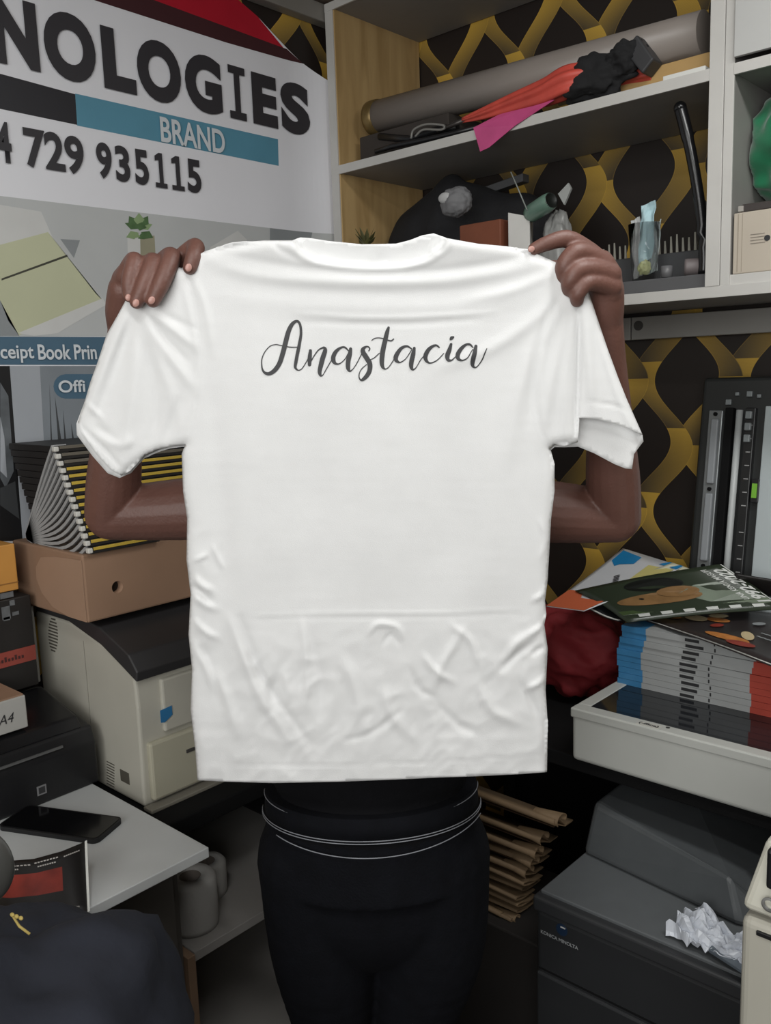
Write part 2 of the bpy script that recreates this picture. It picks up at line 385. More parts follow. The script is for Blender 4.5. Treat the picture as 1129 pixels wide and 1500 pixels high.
# printed photograph: notebooks, cup with a succulent
ph = MB()
G = [mat('print_grey', (184, 186, 186), .45, .05, 4), mat('print_cream', (186, 188, 158), .45, .04, 5), mat('print_line', (62, 62, 52), .45), mat('print_soft_white', (200, 200, 198), .45, .03),
     mat('print_green', (76, 104, 66), .45, .25, 60), mat('print_pot', (150, 146, 124), .45, .1), mat('print_mid_grey', (136, 140, 142), .45, .04), mat('print_light_green', (132, 154, 112), .45, .1)]
flat(ph, [(-300, 250), (0, 287), (160, 306), (487, 345), (492, 420), (492, 492), (-300, 494)], 1, 0)
flat(ph, [(0, 300), (60, 310), (78, 350), (-40, 372), (-40, 310)], 2, 3)
flat(ph, [(-80, 380), (70, 340), (140, 430), (150, 440), (26, 492), (-80, 440)], 2, 1)
flat(ph, [(2, 408), (98, 373), (99, 376), (2, 411)], 3, 2)
flat(ph, [(88, 350), (117, 352), (108, 378)], 2, 6)
flat(ph, [(26, 488), (150, 437), (156, 446), (84, 488), (50, 492)], 3, 3)
flat(ph, [(-60, 455), (0, 440), (12, 470), (28, 492), (-60, 492)], 2, 6)
flat(ph, [(308, 362), (348, 338), (362, 352), (340, 400), (290, 402)], 2, 3)
flat(ph, [(395, 334), (455, 341), (448, 380), (395, 380)], 2, 6)
flat(ph, [(186, 342), (205, 348), (206, 400), (188, 398)], 2, 3)
flat(ph, [(205, 348), (226, 345), (229, 400), (206, 400)], 2, 5)
for i, (cx, cy, an, ln, wd, k) in enumerate([(205, 335, 160, 24, 7, 4), (205, 335, 20, 19, 7, 7), (205, 333, 55, 20, 8, 4), (203, 332, 90, 20, 8, 7), (200, 333, 125, 20, 8, 4), (206, 340, -25, 20, 8, 4), (203, 341, 200, 20, 8, 7), (204, 338, 75, 13, 9, 4), (206, 342, -60, 10, 8, 4), (200, 340, 245, 10, 8, 7), (205, 336, 105, 12, 5, 7)]):
    a = R(an); dx, dy = math.cos(a), -math.sin(a); nx, ny = -dy, dx
    flat(ph, [(cx, cy), (cx+dx*ln*.5+nx*wd, cy+dy*ln*.5+ny*wd*.8), (cx+dx*ln, cy+dy*ln), (cx+dx*ln*.5-nx*wd, cy+dy*ln*.5-ny*wd*.8)], 3+(i % 4), k)
ph.build('printed_photograph', G, t)
b = MB(); flat(b, [(-300, 492), (490, 495), (490, 535), (-300, 534)], 2, 0)
# pill-shaped tag
pill = []
for k in range(9):
    a = math.pi/2+math.pi*k/8; pill.append((96+18*math.cos(a), 566-18*math.sin(a)))
flat(b, [(200, 548)] + pill + [(200, 584)], 2, 0)
b.build('service_bar', mat('poster_slate_blue', (74, 102, 122), .45, .04), t)
lt = MB(); q0, q1 = at(70, 506, 0, .006), at(70, 531, 0, .006)
wtext(lt, 'ceipt', 0, 49, 518, q0.z, q1.z, .018); q2 = at(70, 527, 0, .006)
wtext(lt, 'Book', 55, 103, 518, q0.z+.002, q2.z, .022); wtext(lt, 'Prin', 108, 141, 518, q0.z+.002, q2.z, .022)
lt.build('service_lettering', MATS['poster_white_print'], t, recalc=False)
lt = MB(); q0, q1 = at(100, 557, 0, .006), at(100, 575, 0, .006); wtext(lt, 'Offi', 85, 124, 566, q0.z, q1.z, .02)
lt.build('tag_lettering', MATS['poster_white_print'], t, recalc=False)
ph = MB()
flat(ph, [(-300, 536), (14, 536), (25, 700), (33, 792), (-300, 800)], 1, 0)
flat(ph, [(14, 536), (58, 536), (72, 790), (33, 792)], 1, 1)
flat(ph, [(58, 536), (400, 536), (400, 800), (72, 790)], 1, 2)
flat(ph, [(0, 560), (12, 580), (20, 690), (8, 715), (0, 700)], 2, 3)
flat(ph, [(0, 610), (6, 640), (10, 700), (0, 690)], 3, 1)
flat(ph, [(0, 715), (22, 705), (28, 760), (0, 740)], 2, 4)
flat(ph, [(72, 560), (76, 645), (74, 645)], 2, 4); flat(ph, [(80, 580), (90, 648), (85, 648)], 2, 4); flat(ph, [(92, 600), (97, 648), (94, 648)], 2, 4); flat(ph, [(104, 620), (110, 655), (106, 655)], 2, 4)
ph.build('printed_panel', [mat('print_black', (22, 22, 24), .5), mat('print_pale', (158, 162, 168), .45, .03), mat('print_steel', (124, 130, 136), .45, .06), mat('print_grey2', (92, 96, 100), .5, .2, 30), mat('print_dark_grey', (60, 62, 64), .5)], t)
# ================================================================== left desk group
# beige laser printer
PX1, PY0 = .385, -1.268
t = thing('laser_printer', (.2, -1.1, .80), 'beige laser printer with dark top under the cardboard box', 'printer')
b = MB(); prof = [(.012, .803), (PX1, .803), (PX1+.004, 1.0), (PX1, 1.075), (PX1-.05, 1.095), (.16, 1.13), (.012, 1.13)]
lo = [(x, PY0, z) for x, z in prof]; hi = [(x, PY0+.37, z) for x, z in prof]
b.hexa(lo, hi, .006); b.build('body', white_plastic, t)
b = MB(); prof = [(.02, 1.132), (.16, 1.132), (.28, 1.105), (PX1-.05, 1.082), (PX1+.012, 1.055), (PX1+.016, 1.075), (PX1-.01, 1.104), (.28, 1.14), (.16, 1.155), (.02, 1.155)]
b.hexa([(x, PY0-.003, z) for x, z in prof], [(x, PY0+.373, z) for x, z in prof], .003); b.build('top_cover', mat('charcoal_plastic', (48, 47, 48), .4, .05), t)
b = MB(); b.box((PX1, PY0+.05, .99-.05), (PX1+.012, PY0+.36, 1.045), .004); b.build('front_door', white_plastic, t)
b = MB(); b.box((PX1, PY0+.012, .815), (PX1+.016, PY0+.36, .93), .005); dr = b.build('paper_tray', mat('warm_beige_plastic', (170, 166, 148), .45, .03), t)
MB().box((PX1+.015, PY0+.09, .885), (PX1+.018, PY0+.11, .892), .0008).build('tray_mark', MATS['dark_grey_plastic'], dr)
q = at(243, 1047, 0, PX1+.013)
b = MB(); b.prism([(PX1+.0125, q.y-.012, q.z+.012), (PX1+.0125, q.y+.014, q.z+.014), (PX1+.0125, q.y+.014, q.z-.004), (PX1+.0125, q.y-.004, q.z-.014), (PX1+.0125, q.y-.012, q.z-.012)], (.0012, 0, 0)); b.build('blue_emblem', mat('emblem_blue', (48, 110, 156), .4), t)
b = MB()
for k in range(11):
    q = at(78, 930+(k-5)*4.6, 1, PY0); hw = .020*math.sqrt(max(.08, 1-((k-5)/5.6)**2))
    b.box((q.x-hw, PY0-.0006, q.z-.0016), (q.x+hw, PY0+.002, q.z+.0016))
b.build('vent', mat('vent_shadow_plastic', (78, 74, 66), .6), t); b = MB()
for k in range(9):
    q = at(162, 1118+k*4, 1, PY0); b.box((q.x-.014, PY0-.0006, q.z-.001), (q.x+.014, PY0+.002, q.z+.001))
b.build('vent', MATS['vent_shadow_plastic'], t); b = MB()
q = at(183, 1138, 1, PY0); b.box((q.x-.016, PY0-.001, q.z-.012), (q.x+.016, PY0+.002, q.z+.012), .001)
b.build('power_socket', MATS['vent_shadow_plastic'], t)
q = at(128, 1000, 1, PY0); MB().box((q.x-.001, PY0-.0008, .82), (q.x+.001, PY0+.001, 1.10)).build('side_seam', mat('seam_grey', (140, 137, 128), .5), t)
MB().box((PX1+.002, PY0-.004, .8), (PX1+.030, PY0+.37, .808), .002).build('foot_rail', mat('dusty_grey_plastic', (120, 116, 106), .6, .1), t)
# cardboard box
BX1, BY0, BZ0, BZ1 = .292, -1.300, 1.157, 1.288
card = mat('brown_cardboard', (142, 112, 90), .8, .06, 9)
card_l = mat('cardboard_flap', (156, 126, 104), .75, .05, 9)
t = thing('cardboard_box', (.15, -1.1, BZ0), 'brown cardboard box with round hand hole on top of the beige printer', 'box')
b = MB(); b.box((.008, BY0, BZ0), (BX1, BY0+.42, BZ1), .004); bx = b.build('body', card, t)
# hand hole: cut with a boolean
cut = MB().cyl((BX1-.02, -1.19, 1.0), (BX1+.02, -1.19, 1.0), .012).build('c', card); 
q = at(172, 860, 0, BX1); cut.location = (0, q.y+1.19, q.z-1.0)
bm_ = bx.modifiers.new('hole', 'BOOLEAN'); bm_.object = cut; bm_.operation = 'DIFFERENCE'; bm_.solver = 'EXACT'
dg = bpy.context.evaluated_depsgraph_get(); dg.update()
nm = bpy.data.meshes.new_from_object(bx.evaluated_get(dg)); bx.modifiers.clear(); bx.data = nm; bpy.data.objects.remove(cut)
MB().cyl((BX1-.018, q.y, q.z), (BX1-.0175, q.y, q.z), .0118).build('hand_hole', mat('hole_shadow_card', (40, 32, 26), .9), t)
fl = []
for k in range(13):
    u = k/12; a = math.pi/2*u
    fl.append((BX1-.012-.19*math.sin(a)**.8 if k else BX1-.012, BY0-.0005, BZ1-.022-.0*u))
pts = [(BX1-.002, BZ0+.002), (BX1-.002, BZ1-.010), (BX1-.10, BZ1-.014), (BX1-.16, BZ1-.022), (BX1-.185, BZ1-.045), (BX1-.187, BZ1-.07), (BX1-.17, BZ0+.035), (BX1-.13, BZ0+.012), (BX1-.07, BZ0+.002)]
b = MB(); b.prism([(x, BY0-.0015, z) for x, z in pts], (0, .0012, 0)); b.build('end_flap', card_l, t)
MB().box((.05, BY0+.02, BZ1), (.11, BY0+.10, BZ1+.0006)).build('tape_label', mat('torn_label', (170, 160, 150), .6), t)
# stack of notebooks on the box
yel = mat('yellow_edge_print', (186, 158, 62), .5, .05); nb_blk = mat('black_cover', (30, 27, 26), .55, .1); page = mat('grey_page_edges', (150, 150, 150), .7, .06, 80)
N = 15
for k in range(N):
    z0 = BZ1 + .0008 + k*.0133; u = k/(N-1)
    e = at(133-50*u, 812-152*u, 1, BY0+.012)     # near corner follows the lean of the pile
    x1, yn = e.x, BY0+.012
    if k < 4: lab = None
    tn = thing('notebook', (x1, yn, z0), 'black comb-bound notebook, %s in the pile on the cardboard box' % ORD[k], 'notebook', 'notebooks piled on the cardboard box')
    x0 = max(.012, x1-.20)
    L = .30 if k > 4 else .12+.05*k
    L = .33 if k >= 4 else .15+.045*k
    MB().box((x0, yn, z0), (x1, yn+L, z0+.0125), .001).build('cover', nb_blk, tn)
    MB().box((x1-.004, yn+.006, z0+.0062), (x1+.0012, yn+L, z0+.0122), .0006).build('spine_edge', yel if k < N-3 else mat('dull_grey_edge', (96, 90, 80), .6), tn)
    MB().box((x1-.008, yn-.006, z0+.002), (x1+.003, yn+.004, z0+.0115), .002).build('comb_end', mat('comb_white', (196, 194, 188), .5, .03), tn)
    # curved pages fanning out at the near end
    A0 = Vector((.060, yn-.004, BZ1+.004+.0006*k)); B0 = Vector((x1-.008, yn-.004, z0+.009))
    mb = MB(); prev = None
    for half in (0,):
        pts = []
        for j in range(9):
            s = j/8; p = A0.lerp(B0, s); sag = math.sin(math.pi*s)*(.028*(1-u)-.012*u)
            pts.append(p + Vector((.6*sag+.012*math.sin(math.pi*s), 0, -sag)))
        th = .0052
        a = [p+Vector((0, 0, 0)) for p in pts]; c_ = [p+Vector((-th*.75, 0, th)) for p in pts]
        mb.prism(a + c_[::-1], (0, .03, 0))
    mb.build('pages', page, tn)
# black inkjet printer at the left
t = thing('inkjet_printer', (.15, -1.45, DZ), 'black inkjet printer on the desk at the left edge', 'printer')
b = MB(); BPX = .268
prof = [(.02, DZ), (BPX, DZ), (BPX, .915), (BPX-.012, .945), (.20, .955), (.02, .985)]
b.hexa([(x, -2.0, z) for x, z in prof], [(x, -1.292, z) for x, z in prof], .005); b.build('body', black_plastic, t)
b = MB(); b.hexa([(.03, -1.9, .975), (.10, -1.9, .995), (.235, -1.9, .965), (.255, -1.9, .945), (.03, -1.9, .955)], [(.03, -1.31, .975), (.10, -1.31, .995), (.235, -1.31, .965), (.255, -1.31, .945), (.03, -1.31, .955)], .004); b.build('lid', mat('gloss_black', (22, 22, 24), .25, .1), t)
b = MB(); b.box((BPX-.002, -2.0, .925), (BPX+.002, -1.36, .929)); b.build('trim_line', mat('grey_trim', (92, 92, 92), .4), t)
q = at(61, 1157, 0, BPX); b = MB(); b.box((BPX, q.y-.009, q.z-.009), (BPX+.001, q.y+.009, q.z+.009)); st = b.build('sticker', mat('sticker_grey', (120, 120, 122), .5), t)
MB().box((BPX+.001, q.y-.006, q.z-.006), (BPX+.0014, q.y+.006, q.z+.006)).build('sticker_mark', mat('dark_print', (50, 50, 52), .5), st)
# paper box with handwriting, on the black printer
t = thing('paper_box', (.16, -1.55, .99), 'open white paper carton marked A4 on the black inkjet printer', 'box')
fx = .235; q0, q1 = at(37, 1018, 0, fx), at(37, 1066, 0, fx)
b = MB(); b.box((.05, -1.9, q1.z-.0), (fx, q0.y, q0.z), .002); b.build('carton', mat('white_carton', (168, 166, 162), .6, .03), t)
MB().box((.055, -1.895, q0.z), (fx-.003, q0.y-.003, q0.z+.003)).build('carton_inside', card, t)
lt = MB(); add_text(lt, 'A4', .030, .018, YV, ZV, (fx+.0008, q0.y-.055, (q0.z+q1.z)/2-.012), bold=.0, shear=.3); lt.build('handwriting', ink, t, recalc=False)
# things behind, at the far left: black folder box, amber box, white carton
fy = -1.31
t = thing('folder_box', (.06, -1.35, .99), 'black box file with a red strip behind the paper carton', 'box')
q0, q1 = at(44, 868, 0, .10), at(44, 985, 0, .10)
MB().box((.02, -1.8, 1.0), (.10, q0.y, q0.z-.004), .002).build('case', nb_blk, t)
qa, qb = at(20, 952, 0, .10), at(20, 974, 0, .10)
MB().box((.0995, -1.8, qb.z), (.1015, q0.y-.001, qa.z)).build('red_strip', mat('brick_red_print', (138, 62, 52), .6, .05), t)
lt = MB(); y0, y1 = at(-10, 961, 0, .10).y, at(36, 961, 0, .10).y
for k in range(9):
    yy = y0+(y1-y0)*k/9; hgt = .006 if k % 3 else .010
    lt.box((.1015, yy, qb.z+.010), (.1022, yy+(y1-y0)/9*.6, qb.z+.010+hgt))
lt.build('strip_print', mat('dark_maroon_print', (64, 34, 32), .6), t)
b = MB()
for (x, y, w_, h_) in ((2, 890, 14, 16), (14, 880, 8, 6), (18, 897, 10, 3), (5, 905, 10, 3), (0, 870, 20, 4)):
    p0, p1 = at(x, y, 0, .1012), at(x+w_, y+h_, 0, .1012); b.box((.1, p0.y, p1.z), (.1012, p1.y, p0.z))
b.build('cover_print', mat('grey_print', (92, 94, 96), .6, .3, 60), t)
t = thing('amber_box', (.05, -1.4, 1.1), 'amber coloured flat box at the left edge above the black box file', 'box')
q0, q1 = at(21, 796, 0, .09), at(24, 864, 0, .09)
MB().box((.01, -1.8, q1.z), (.09, q0.y, q0.z), .002).build('carton', mat('amber_card', (186, 132, 62), .6, .05), t)
MB().box((.0895, -1.8, q1.z+.015), (.0912, q0.y, q1.z+.017)).build('lid_line', mat('amber_line', (140, 96, 46), .6), t)
t = thing('white_carton', (.05, -1.33, .98), 'plain white carton between the black box file and the beige printer', 'box')
MB().box((.012, -1.33, .985), (.045, -1.285, 1.15), .002).build('carton', MATS['white_carton'], t)
# phone
def slab_poly(name, pts, z0, th, m_, parent, bev=.001):
    b = MB(); b.hexa([(p[0], p[1], z0) for p in pts], [(p[0], p[1], z0+th) for p in pts], bev); return b.build(name, m_, parent)
t = thing('smartphone', (.38, -1.43, DZ), 'black smartphone lying face up on the white desk', 'phone')
def rrect(c, a, b, ang, r_, n=5):
    out = []
    for sx, sy, st_ in ((1, 1, 0), (-1, 1, 90), (-1, -1, 180), (1, -1, 270)):
        for k in range(n+1):
            A_ = R(st_+90*k/n); x = sx*(a/2-r_)+r_*math.cos(A_); y = sy*(b/2-r_)+r_*math.sin(A_)
            out.append((c[0]+x*math.cos(ang)-y*math.sin(ang), c[1]+x*math.sin(ang)+y*math.cos(ang)))
    return out
slab_poly('body', rrect((.372, -1.428), .205, .080, R(25), .012), DZ+.0005, .008, mat('phone_case', (16, 16, 18), .5), t, 0)
slab_poly('screen', rrect((.372, -1.428), .197, .072, R(25), .009), DZ+.0085, .0006, mat('phone_glass', (8, 8, 10), .12), t, 0)
# leaflet standing on the desk
t = thing('leaflet', (.5, -1.55, DZ), 'black and red printed leaflet propped at the near desk edge', 'leaflet')
lf = [(-30, 1252), (0, 1262), (50, 1258), (90, 1247), (124, 1233)]
b = MB(); n = len(lf)
xs_t, xs_b = [], []
for i, (x, y) in enumerate(lf):
    p = at(x, y, 2, DZ+.055); 
    base = at(128-(4-i)*34, 1337+(4-i)*4, 2, DZ+.004)
    xs_t.append(p); xs_b.append(base)
def sheet_grid(b, top, bot, nm=8, mi_fn=None):
    rows = []
    for k in range(nm+1):
        rows.append([b.bm.verts.new(top[i].lerp(bot[i], k/nm)) for i in range(len(top))])
    for k in range(nm):
        for i in range(len(top)-1):
            f = b.bm.faces.new((rows[k][i], rows[k][i+1], rows[k+1][i+1], rows[k+1][i])); f.smooth = True
            f.material_index = mi_fn(k, i) if mi_fn else 0
sheet_grid(b, xs_t, xs_b, 8, lambda k, i: 1 if 2 <= k <= 4 and i < 3 else 0)
o = b.build('sheet', [mat('leaflet_black', (24, 22, 22), .4, .1), mat('leaflet_red', (104, 34, 26), .4, .35, 30)], t); mo = o.modifiers.new('s', 'SOLIDIFY'); mo.thickness = .0012
b = MB(); up_ = (xs_b[-1]-xs_t[-1]); dirx = (xs_t[-1]-xs_t[-2]).normalized()
b.prism([xs_t[-1], xs_t[-1]+dirx*.003, xs_b[-1]+dirx*.003, xs_b[-1]], (0, .001, .001)); b.build('white_margin', white_paper, t)
# small print lines on the leaflet
b = MB(); nrm = (xs_t[2]-xs_t[1]).cross(xs_b[1]-xs_t[1]).normalized()
if nrm.dot(CAMP-xs_t[1]) < 0: nrm = -nrm
for (i, s, a0, a1) in ((1, .10, 0, .9), (2, .08, 0, .9), (3, .1, .1, .8), (1, .16, 0, .5), (2, .15, .1, .8), (0, .8, .2, 1), (1, .8, 0, .8), (1, .86, .1, .7), (3, .9, .1, .7), (2, .82, 0, .5)):
    p0 = xs_t[i].lerp(xs_b[i], s); p1 = xs_t[i+1].lerp(xs_b[i+1], s); q0 = p0.lerp(p1, a0); q1 = p0.lerp(p1, a1); dn = (xs_b[i]-xs_t[i]).normalized()*.0022
    for k in range(8):
        a = q0.lerp(q1, k/8)+nrm*.0016; c_ = q0.lerp(q1, (k+.7)/8)+nrm*.0016
        b.prism([a, c_, c_+dn, a+dn], nrm*.0003)
b.build('small_print', mat('leaflet_white_print', (150, 146, 142), .5), t)
# paper rolls on the low shelf
def roll(x, y, z, r_, h, lab, grp):
    t = thing('toilet_roll', (x, y, z), lab, 'paper roll', grp)
    b = MB(); b.lathe([(.020, 0), (r_, 0), (r_+.001, .01), (r_+.001, h-.006), (r_-.004, h), (.020, h), (.020, 0)], (x, y, z), 40)
    b.build('paper', mat('tissue_paper', (150, 148, 145), .9, .03, 30, .2, 120), t)
    MB().lathe([(.0198, .001), (.0198, h-.001), (.0185, h-.001), (.0185, .001), (.0198, .001)], (x, y, z), 32).build('core', mat('grey_card_core', (92, 84, 78), .8), t)
roll(.492, -1.250, .6005, .047, .096, 'white paper roll with its hollow core up, near end of the low shelf', None)
roll(.428, -1.172, .6005, .040, .066, 'second white paper roll, behind the nearer one on the low shelf', None)
# dark blue cloth over a chair, lower left, and the dark round headrest
t = thing('armchair', (.9, -1.75, 0), 'chair under a dark navy cloth at the lower left edge', 'chair')
b = MB(); 
def blob(b, prof3, n=36, mi=0, fn=None):
    pass
CC = pd(60, 1500, 1.02); Mrot0 = Matrix((RT, FH, UPV)).transposed()
g = bmesh.new(); bmesh.ops.create_uvsphere(g, u_segments=64, v_segments=40, radius=1)
for v in g.verts:
    co = v.co.copy(); rxy = math.hypot(co.x, co.y)
    n_ = noise.noise(co*2.2)*.10 + noise.noise(co*5+Vector((3, 1, 7)))*.05
    sq = 1/(max(abs(co.x), abs(co.y), abs(co.z))**.45)
    v.co = Vector((co.x*.235, co.y*.20, co.z*.30))*(1+n_)*sq*.86
for f in g.faces: f.smooth = True
b._add(g, 0, Matrix.Translation(CC+Vector((-.02, -.02, -.135))) @ Matrix.Rotation(HD, 4, 'Z'))
b.build('cloth_cover', mat('navy_cloth', (22, 25, 36), .9, .15, 14, .5, 40), t)
MB().cyl((CC.x, CC.y, .03), (CC.x, CC.y, CC.z-.2), .03).build('pedestal', matte_black, t)
b = MB()
for k in range(5):
    a = k*2*math.pi/5; b.tube([(CC.x, CC.y, .06), (CC.x+.24*math.cos(a), CC.y+.24*math.sin(a), .03)], [.022, .016], 8)
b.build('base', matte_black, t)
q = pd(18, 1340, .93); b = MB()
for k in range(3): b.ball(q+Vector((.004*k, .003*k, -.002*k)), .0028, (1.3, .8, .8))
b.tube([q, q+Vector((.006, .004, -.014)), q+Vector((.018, .01, -.022))], .0016, 6); b.build('thread_tuft', mat('yellow_thread', (170, 150, 84), .8), t)
q = pd(-46, 1270, .86)
b = MB(); b.ball(q, .048, (1., .42, 1.), seg=40, M=Mrot0); hdr = b.build('headrest', mat('smoky_plastic', (62, 62, 60), .35, .1), t)
MB().lathe([(.044, -.003), (.0475, 0), (.044, .003), (.041, 0), (.044, -.003)], q, 48, axis=FH).build('rim', black_plastic, hdr)
MB().tube([q, pd(-90, 1330, .88), pd(-110, 1480, .95), CC+Vector((0, 0, -.2))], .010, 10).build('headrest_post', black_plastic, t)
# dark printer between the beige one and the person
t = thing('dark_printer', (.3, -.8, .6), 'black device in the shadow between the beige printer and the person', 'printer')
q = at(300, 1180, 2, .68)
MB().box((.10, -.91, .6005), (.50, -.645, .76), .01).build('body', black_plastic, t)
MB().box((.501, -.86, .70), (.503, -.78, .706)).build('label_strip', mat('grey_trim2', (96, 92, 84), .5), t)
# ================================================================== right side
# copier with open lid
t = thing('copier', (1.3, -.35, .815), 'white flatbed copier with its lid open, carrying the stack of books', 'copier')
CZ = .915; cx0, cx1, cy0, cy1 = .908, 1.86, -.592, -.12
b = MB(); b.box((cx0, cy0, .802), (cx1, cy1, CZ-.006), .010, seg=4); b.build('body', mat('cool_white_plastic', (182, 183, 178), .42, .02), t)
b = MB()
e_ = .0015; fr = [((cx0-e_, cy0-e_, CZ-.020), (cx1, cy0+.030, CZ)), ((cx0-e_, cy1-.03, CZ-.02), (cx1, cy1, CZ)), ((cx0-e_, cy0+.0302, CZ-.02), (cx0+.028, cy1-.0302, CZ-.0002)), ((cx1-.03, cy0+.0302, CZ-.02), (cx1, cy1-.0302, CZ-.0002))]
for a, c_ in fr: b.box(a, c_, .003)
b.build('glass_frame', MATS['cool_white_plastic'], t)
b = MB(); b.box((cx0+.027, cy0+.029, CZ-.0057), (cx1-.029, cy1-.029, CZ-.0015)); gl = b.build('platen_glass', mat('platen_glass', (30, 32, 36), .06, .05, spec=.6), t)
b = MB()
q = at(950, 1062, 2, CZ)
add_text(b, '(-ffice)', .040, .012, Vector((1, 0, 0)), Vector((0, 1, 0)), (q.x-.02, q.y-.006, CZ+.0006), bold=.04)
q = at(978, 1066, 2, CZ); b.cyl((q.x, q.y, CZ), (q.x, q.y, CZ+.0007), .004, n=16)
b.build('marking', mat('label_black', (50, 50, 50), .5), t)
q = at(950, 1062, 2, CZ); MB().box((q.x-.022, q.y-.009, CZ), (q.x+.022, q.y+.009, CZ+.0005)).build('marking_label', mat('label_pale', (190, 188, 180), .5), t)
# lid, standing open near the wall
LY = -.10
def L(px, py, y=LY): return at(px, py, 1, y)
lidx0 = .932; lidz1 = L(1045, 548).z; lidz0 = .93
b = MB(); b.box((lidx0, LY, lidz0), (1.72, LY+.05, lidz1), .010, seg=3); lid = b.build('lid', mat('lid_black', (36, 38, 38), .45, .1), t)
def lb(nm, px0, py0, px1, py1, th, m_, bev=.001, y=LY):
    # parts on the lid, upright in the lid's plane
    a, c_ = L(px0, py0), L(px1, py1)
    return MB().box((a.x, y-th, c_.z), (c_.x, y+.001, a.z), bev).build(nm, m_, lid)
xa = L(1040, 600).x
zt_, zb_ = L(1040, 598).z, L(1012, 825).z
b = MB(); x0_ = L(1026, 700).x-.006; b.box((x0_-.002, LY-.008, zb_), (x0_+.030, LY+.001, zt_), .002)
b.build('metal_strip', mat('brushed_grey_metal', (128, 132, 134), .35, .05, metal=.4), lid)
zm = L(1024, 712).z
for (za_, zb2) in ((zm+.012, zt_-.02), (zb_+.02, zm-.010)):
    MB().box((x0_+.006, LY-.014, za_), (x0_+.024, LY-.007, zb2), .0035, seg=3).build('strip_pad', mat('pale_grey_pad', (142, 146, 150), .4, .05), lid)
for z_ in (zt_-.009, zm, zb_+.009): MB().cyl((x0_+.014, LY-.012, z_), (x0_+.014, LY-.007, z_), .0045, n=14).build('screw', matte_black, lid)
x1_ = L(1066, 700).x; MB().box((x1_-.030, LY-.02, .95), (x1_-.012, LY, zt_+.005), .002).build('dark_rail', matte_black, lid)
MB().cyl((x1_, LY-.012, .95), (x1_, LY-.012, zt_), .0075, n=16).build('white_roller', mat('roller_white', (180, 184, 184), .4, .03), lid)
MB().box((x1_+.014, LY-.015, .95), (x1_+.036, LY, zt_+.005), .002).build('guide_rail', mat('rail_dark', (30, 31, 32), .4), lid)
b = MB()
for k in range(16):
    z_ = zt_-.035-k*.030
    if k in (7, 12): continue
    b.box((x1_+.022, LY-.0165, z_), (x1_+.032, LY-.0145, z_+.0022))
b.build('rail_marks', mat('mark_white', (150, 150, 150), .5), lid)
b = MB()
for k in range(3): b.box((x1_+.016, LY-.022, zt_-.02-k*.026), (x1_+.030, LY-.012, zt_-.003-k*.026), .002)
b.build('clips', mat('clip_grey', (128, 134, 136), .4), lid)
wx = L(1108, 640).x
MB().box((wx-.006, LY-.012, .965), (1.66, LY, L(1120, 592).z), .002).build('white_backing', mat('backing_white', (172, 180, 182), .5, .02), lid)
z_ = L(1096, 715).z; MB().box((wx-.020, LY-.018, z_-.026), (wx-.004, LY-.010, z_+.026), .001).build('latch', black_plastic, lid)
MB().box((wx-.018, LY-.0195, z_-.016), (wx-.007, LY-.017, z_+.016)).build('green_tag', mat('tag_green', (112, 170, 52), .5), lid)
for px, py, s in ((1118, 564, .008), (1080, 574, .006), (1062, 574, .004), (1094, 577, .004), (1050, 586, .006)):
    c_ = L(px, py); MB().box((c_.x-s, LY-.008, c_.z-s), (c_.x+s, LY, c_.z+s), .001).build('hinge_clip', MATS['clip_grey'], lid)
# the lid leans back towards the wall
hp = Vector((0, LY, lidz0)); lid.matrix_basis = Matrix.Translation(Vector((.020, -.065, 0))) @ Matrix.Translation(hp) @ Matrix.Rotation(R(-8.5), 4, 'X') @ Matrix.Translation(-hp)
for x in (1.02, 1.6): MB().box((x-.03, LY-.05, .89), (x+.03, LY-.02, .94), .004).build('hinge', black_plastic, t)
# books on the copier glass
BN = 10; bt = .0133; sx0, sx1, sy0, sy1 = .915, 1.34, -.402, -.19
blue, red_, pale = mat('cover_blue', (62, 124, 170), .35, .1, 30), mat('cover_red', (168, 70, 58), .35, .06), mat('cover_pale', (158, 160, 160), .4, .04)
lab_b = 'glossy booklet with blue, white and red spine edge in the stack on the copier glass'
zt = CZ
for k in range(BN):
    dx = random.uniform(-.004, .004) + (.006 if k > 6 else 0); z0 = CZ - .0014 + k*bt
    tn = thing('booklet', (sx0+dx, sy0, z0), 'blue, white and red booklet, %s in the stack on the copier' % (ORD[k] if k < 7 else ['third from the top', 'second from the top', 'topmost'][k-7]), 'booklet', 'booklets stacked on the copier glass')
    a, c_ = sx0+dx, sx1+dx; y0 = sy0+random.uniform(-.002, .002)
    MB().box((a+.001, y0+.002, z0+.0008), (c_-.001, sy1, z0+bt-.0012)).build('pages', mat('booklet_pages', (176, 176, 172), .7, .05, 60), tn)
    b = MB()
    b1, b2 = a+.056, a+.285
    for (u0, u1, mi) in ((a, b1, 0), (b1, b2, 1), (b2, c_, 2)):
        b.box((u0, y0, z0+bt-.0018), (u1, sy1+.001, z0+bt-.0004), 0, mi)
        b.box((u0, y0-.0012, z0+.0002), (u1, y0+.0006, z0+bt-.0006), 0, mi)
    b.build('cover', [blue, pale, red_], tn)
    b = MB(); b.box((a+.142, y0-.0018, z0+.003), (a+.172+.004*(k % 3), y0-.001, z0+bt-.004)); b.build('spine_print', ink, tn); MB().box((a+.202, y0-.0018, z0+.003), (a+.205, y0-.001, z0+bt-.003)).build('spine_dash', ink, tn)
    zt = z0+bt
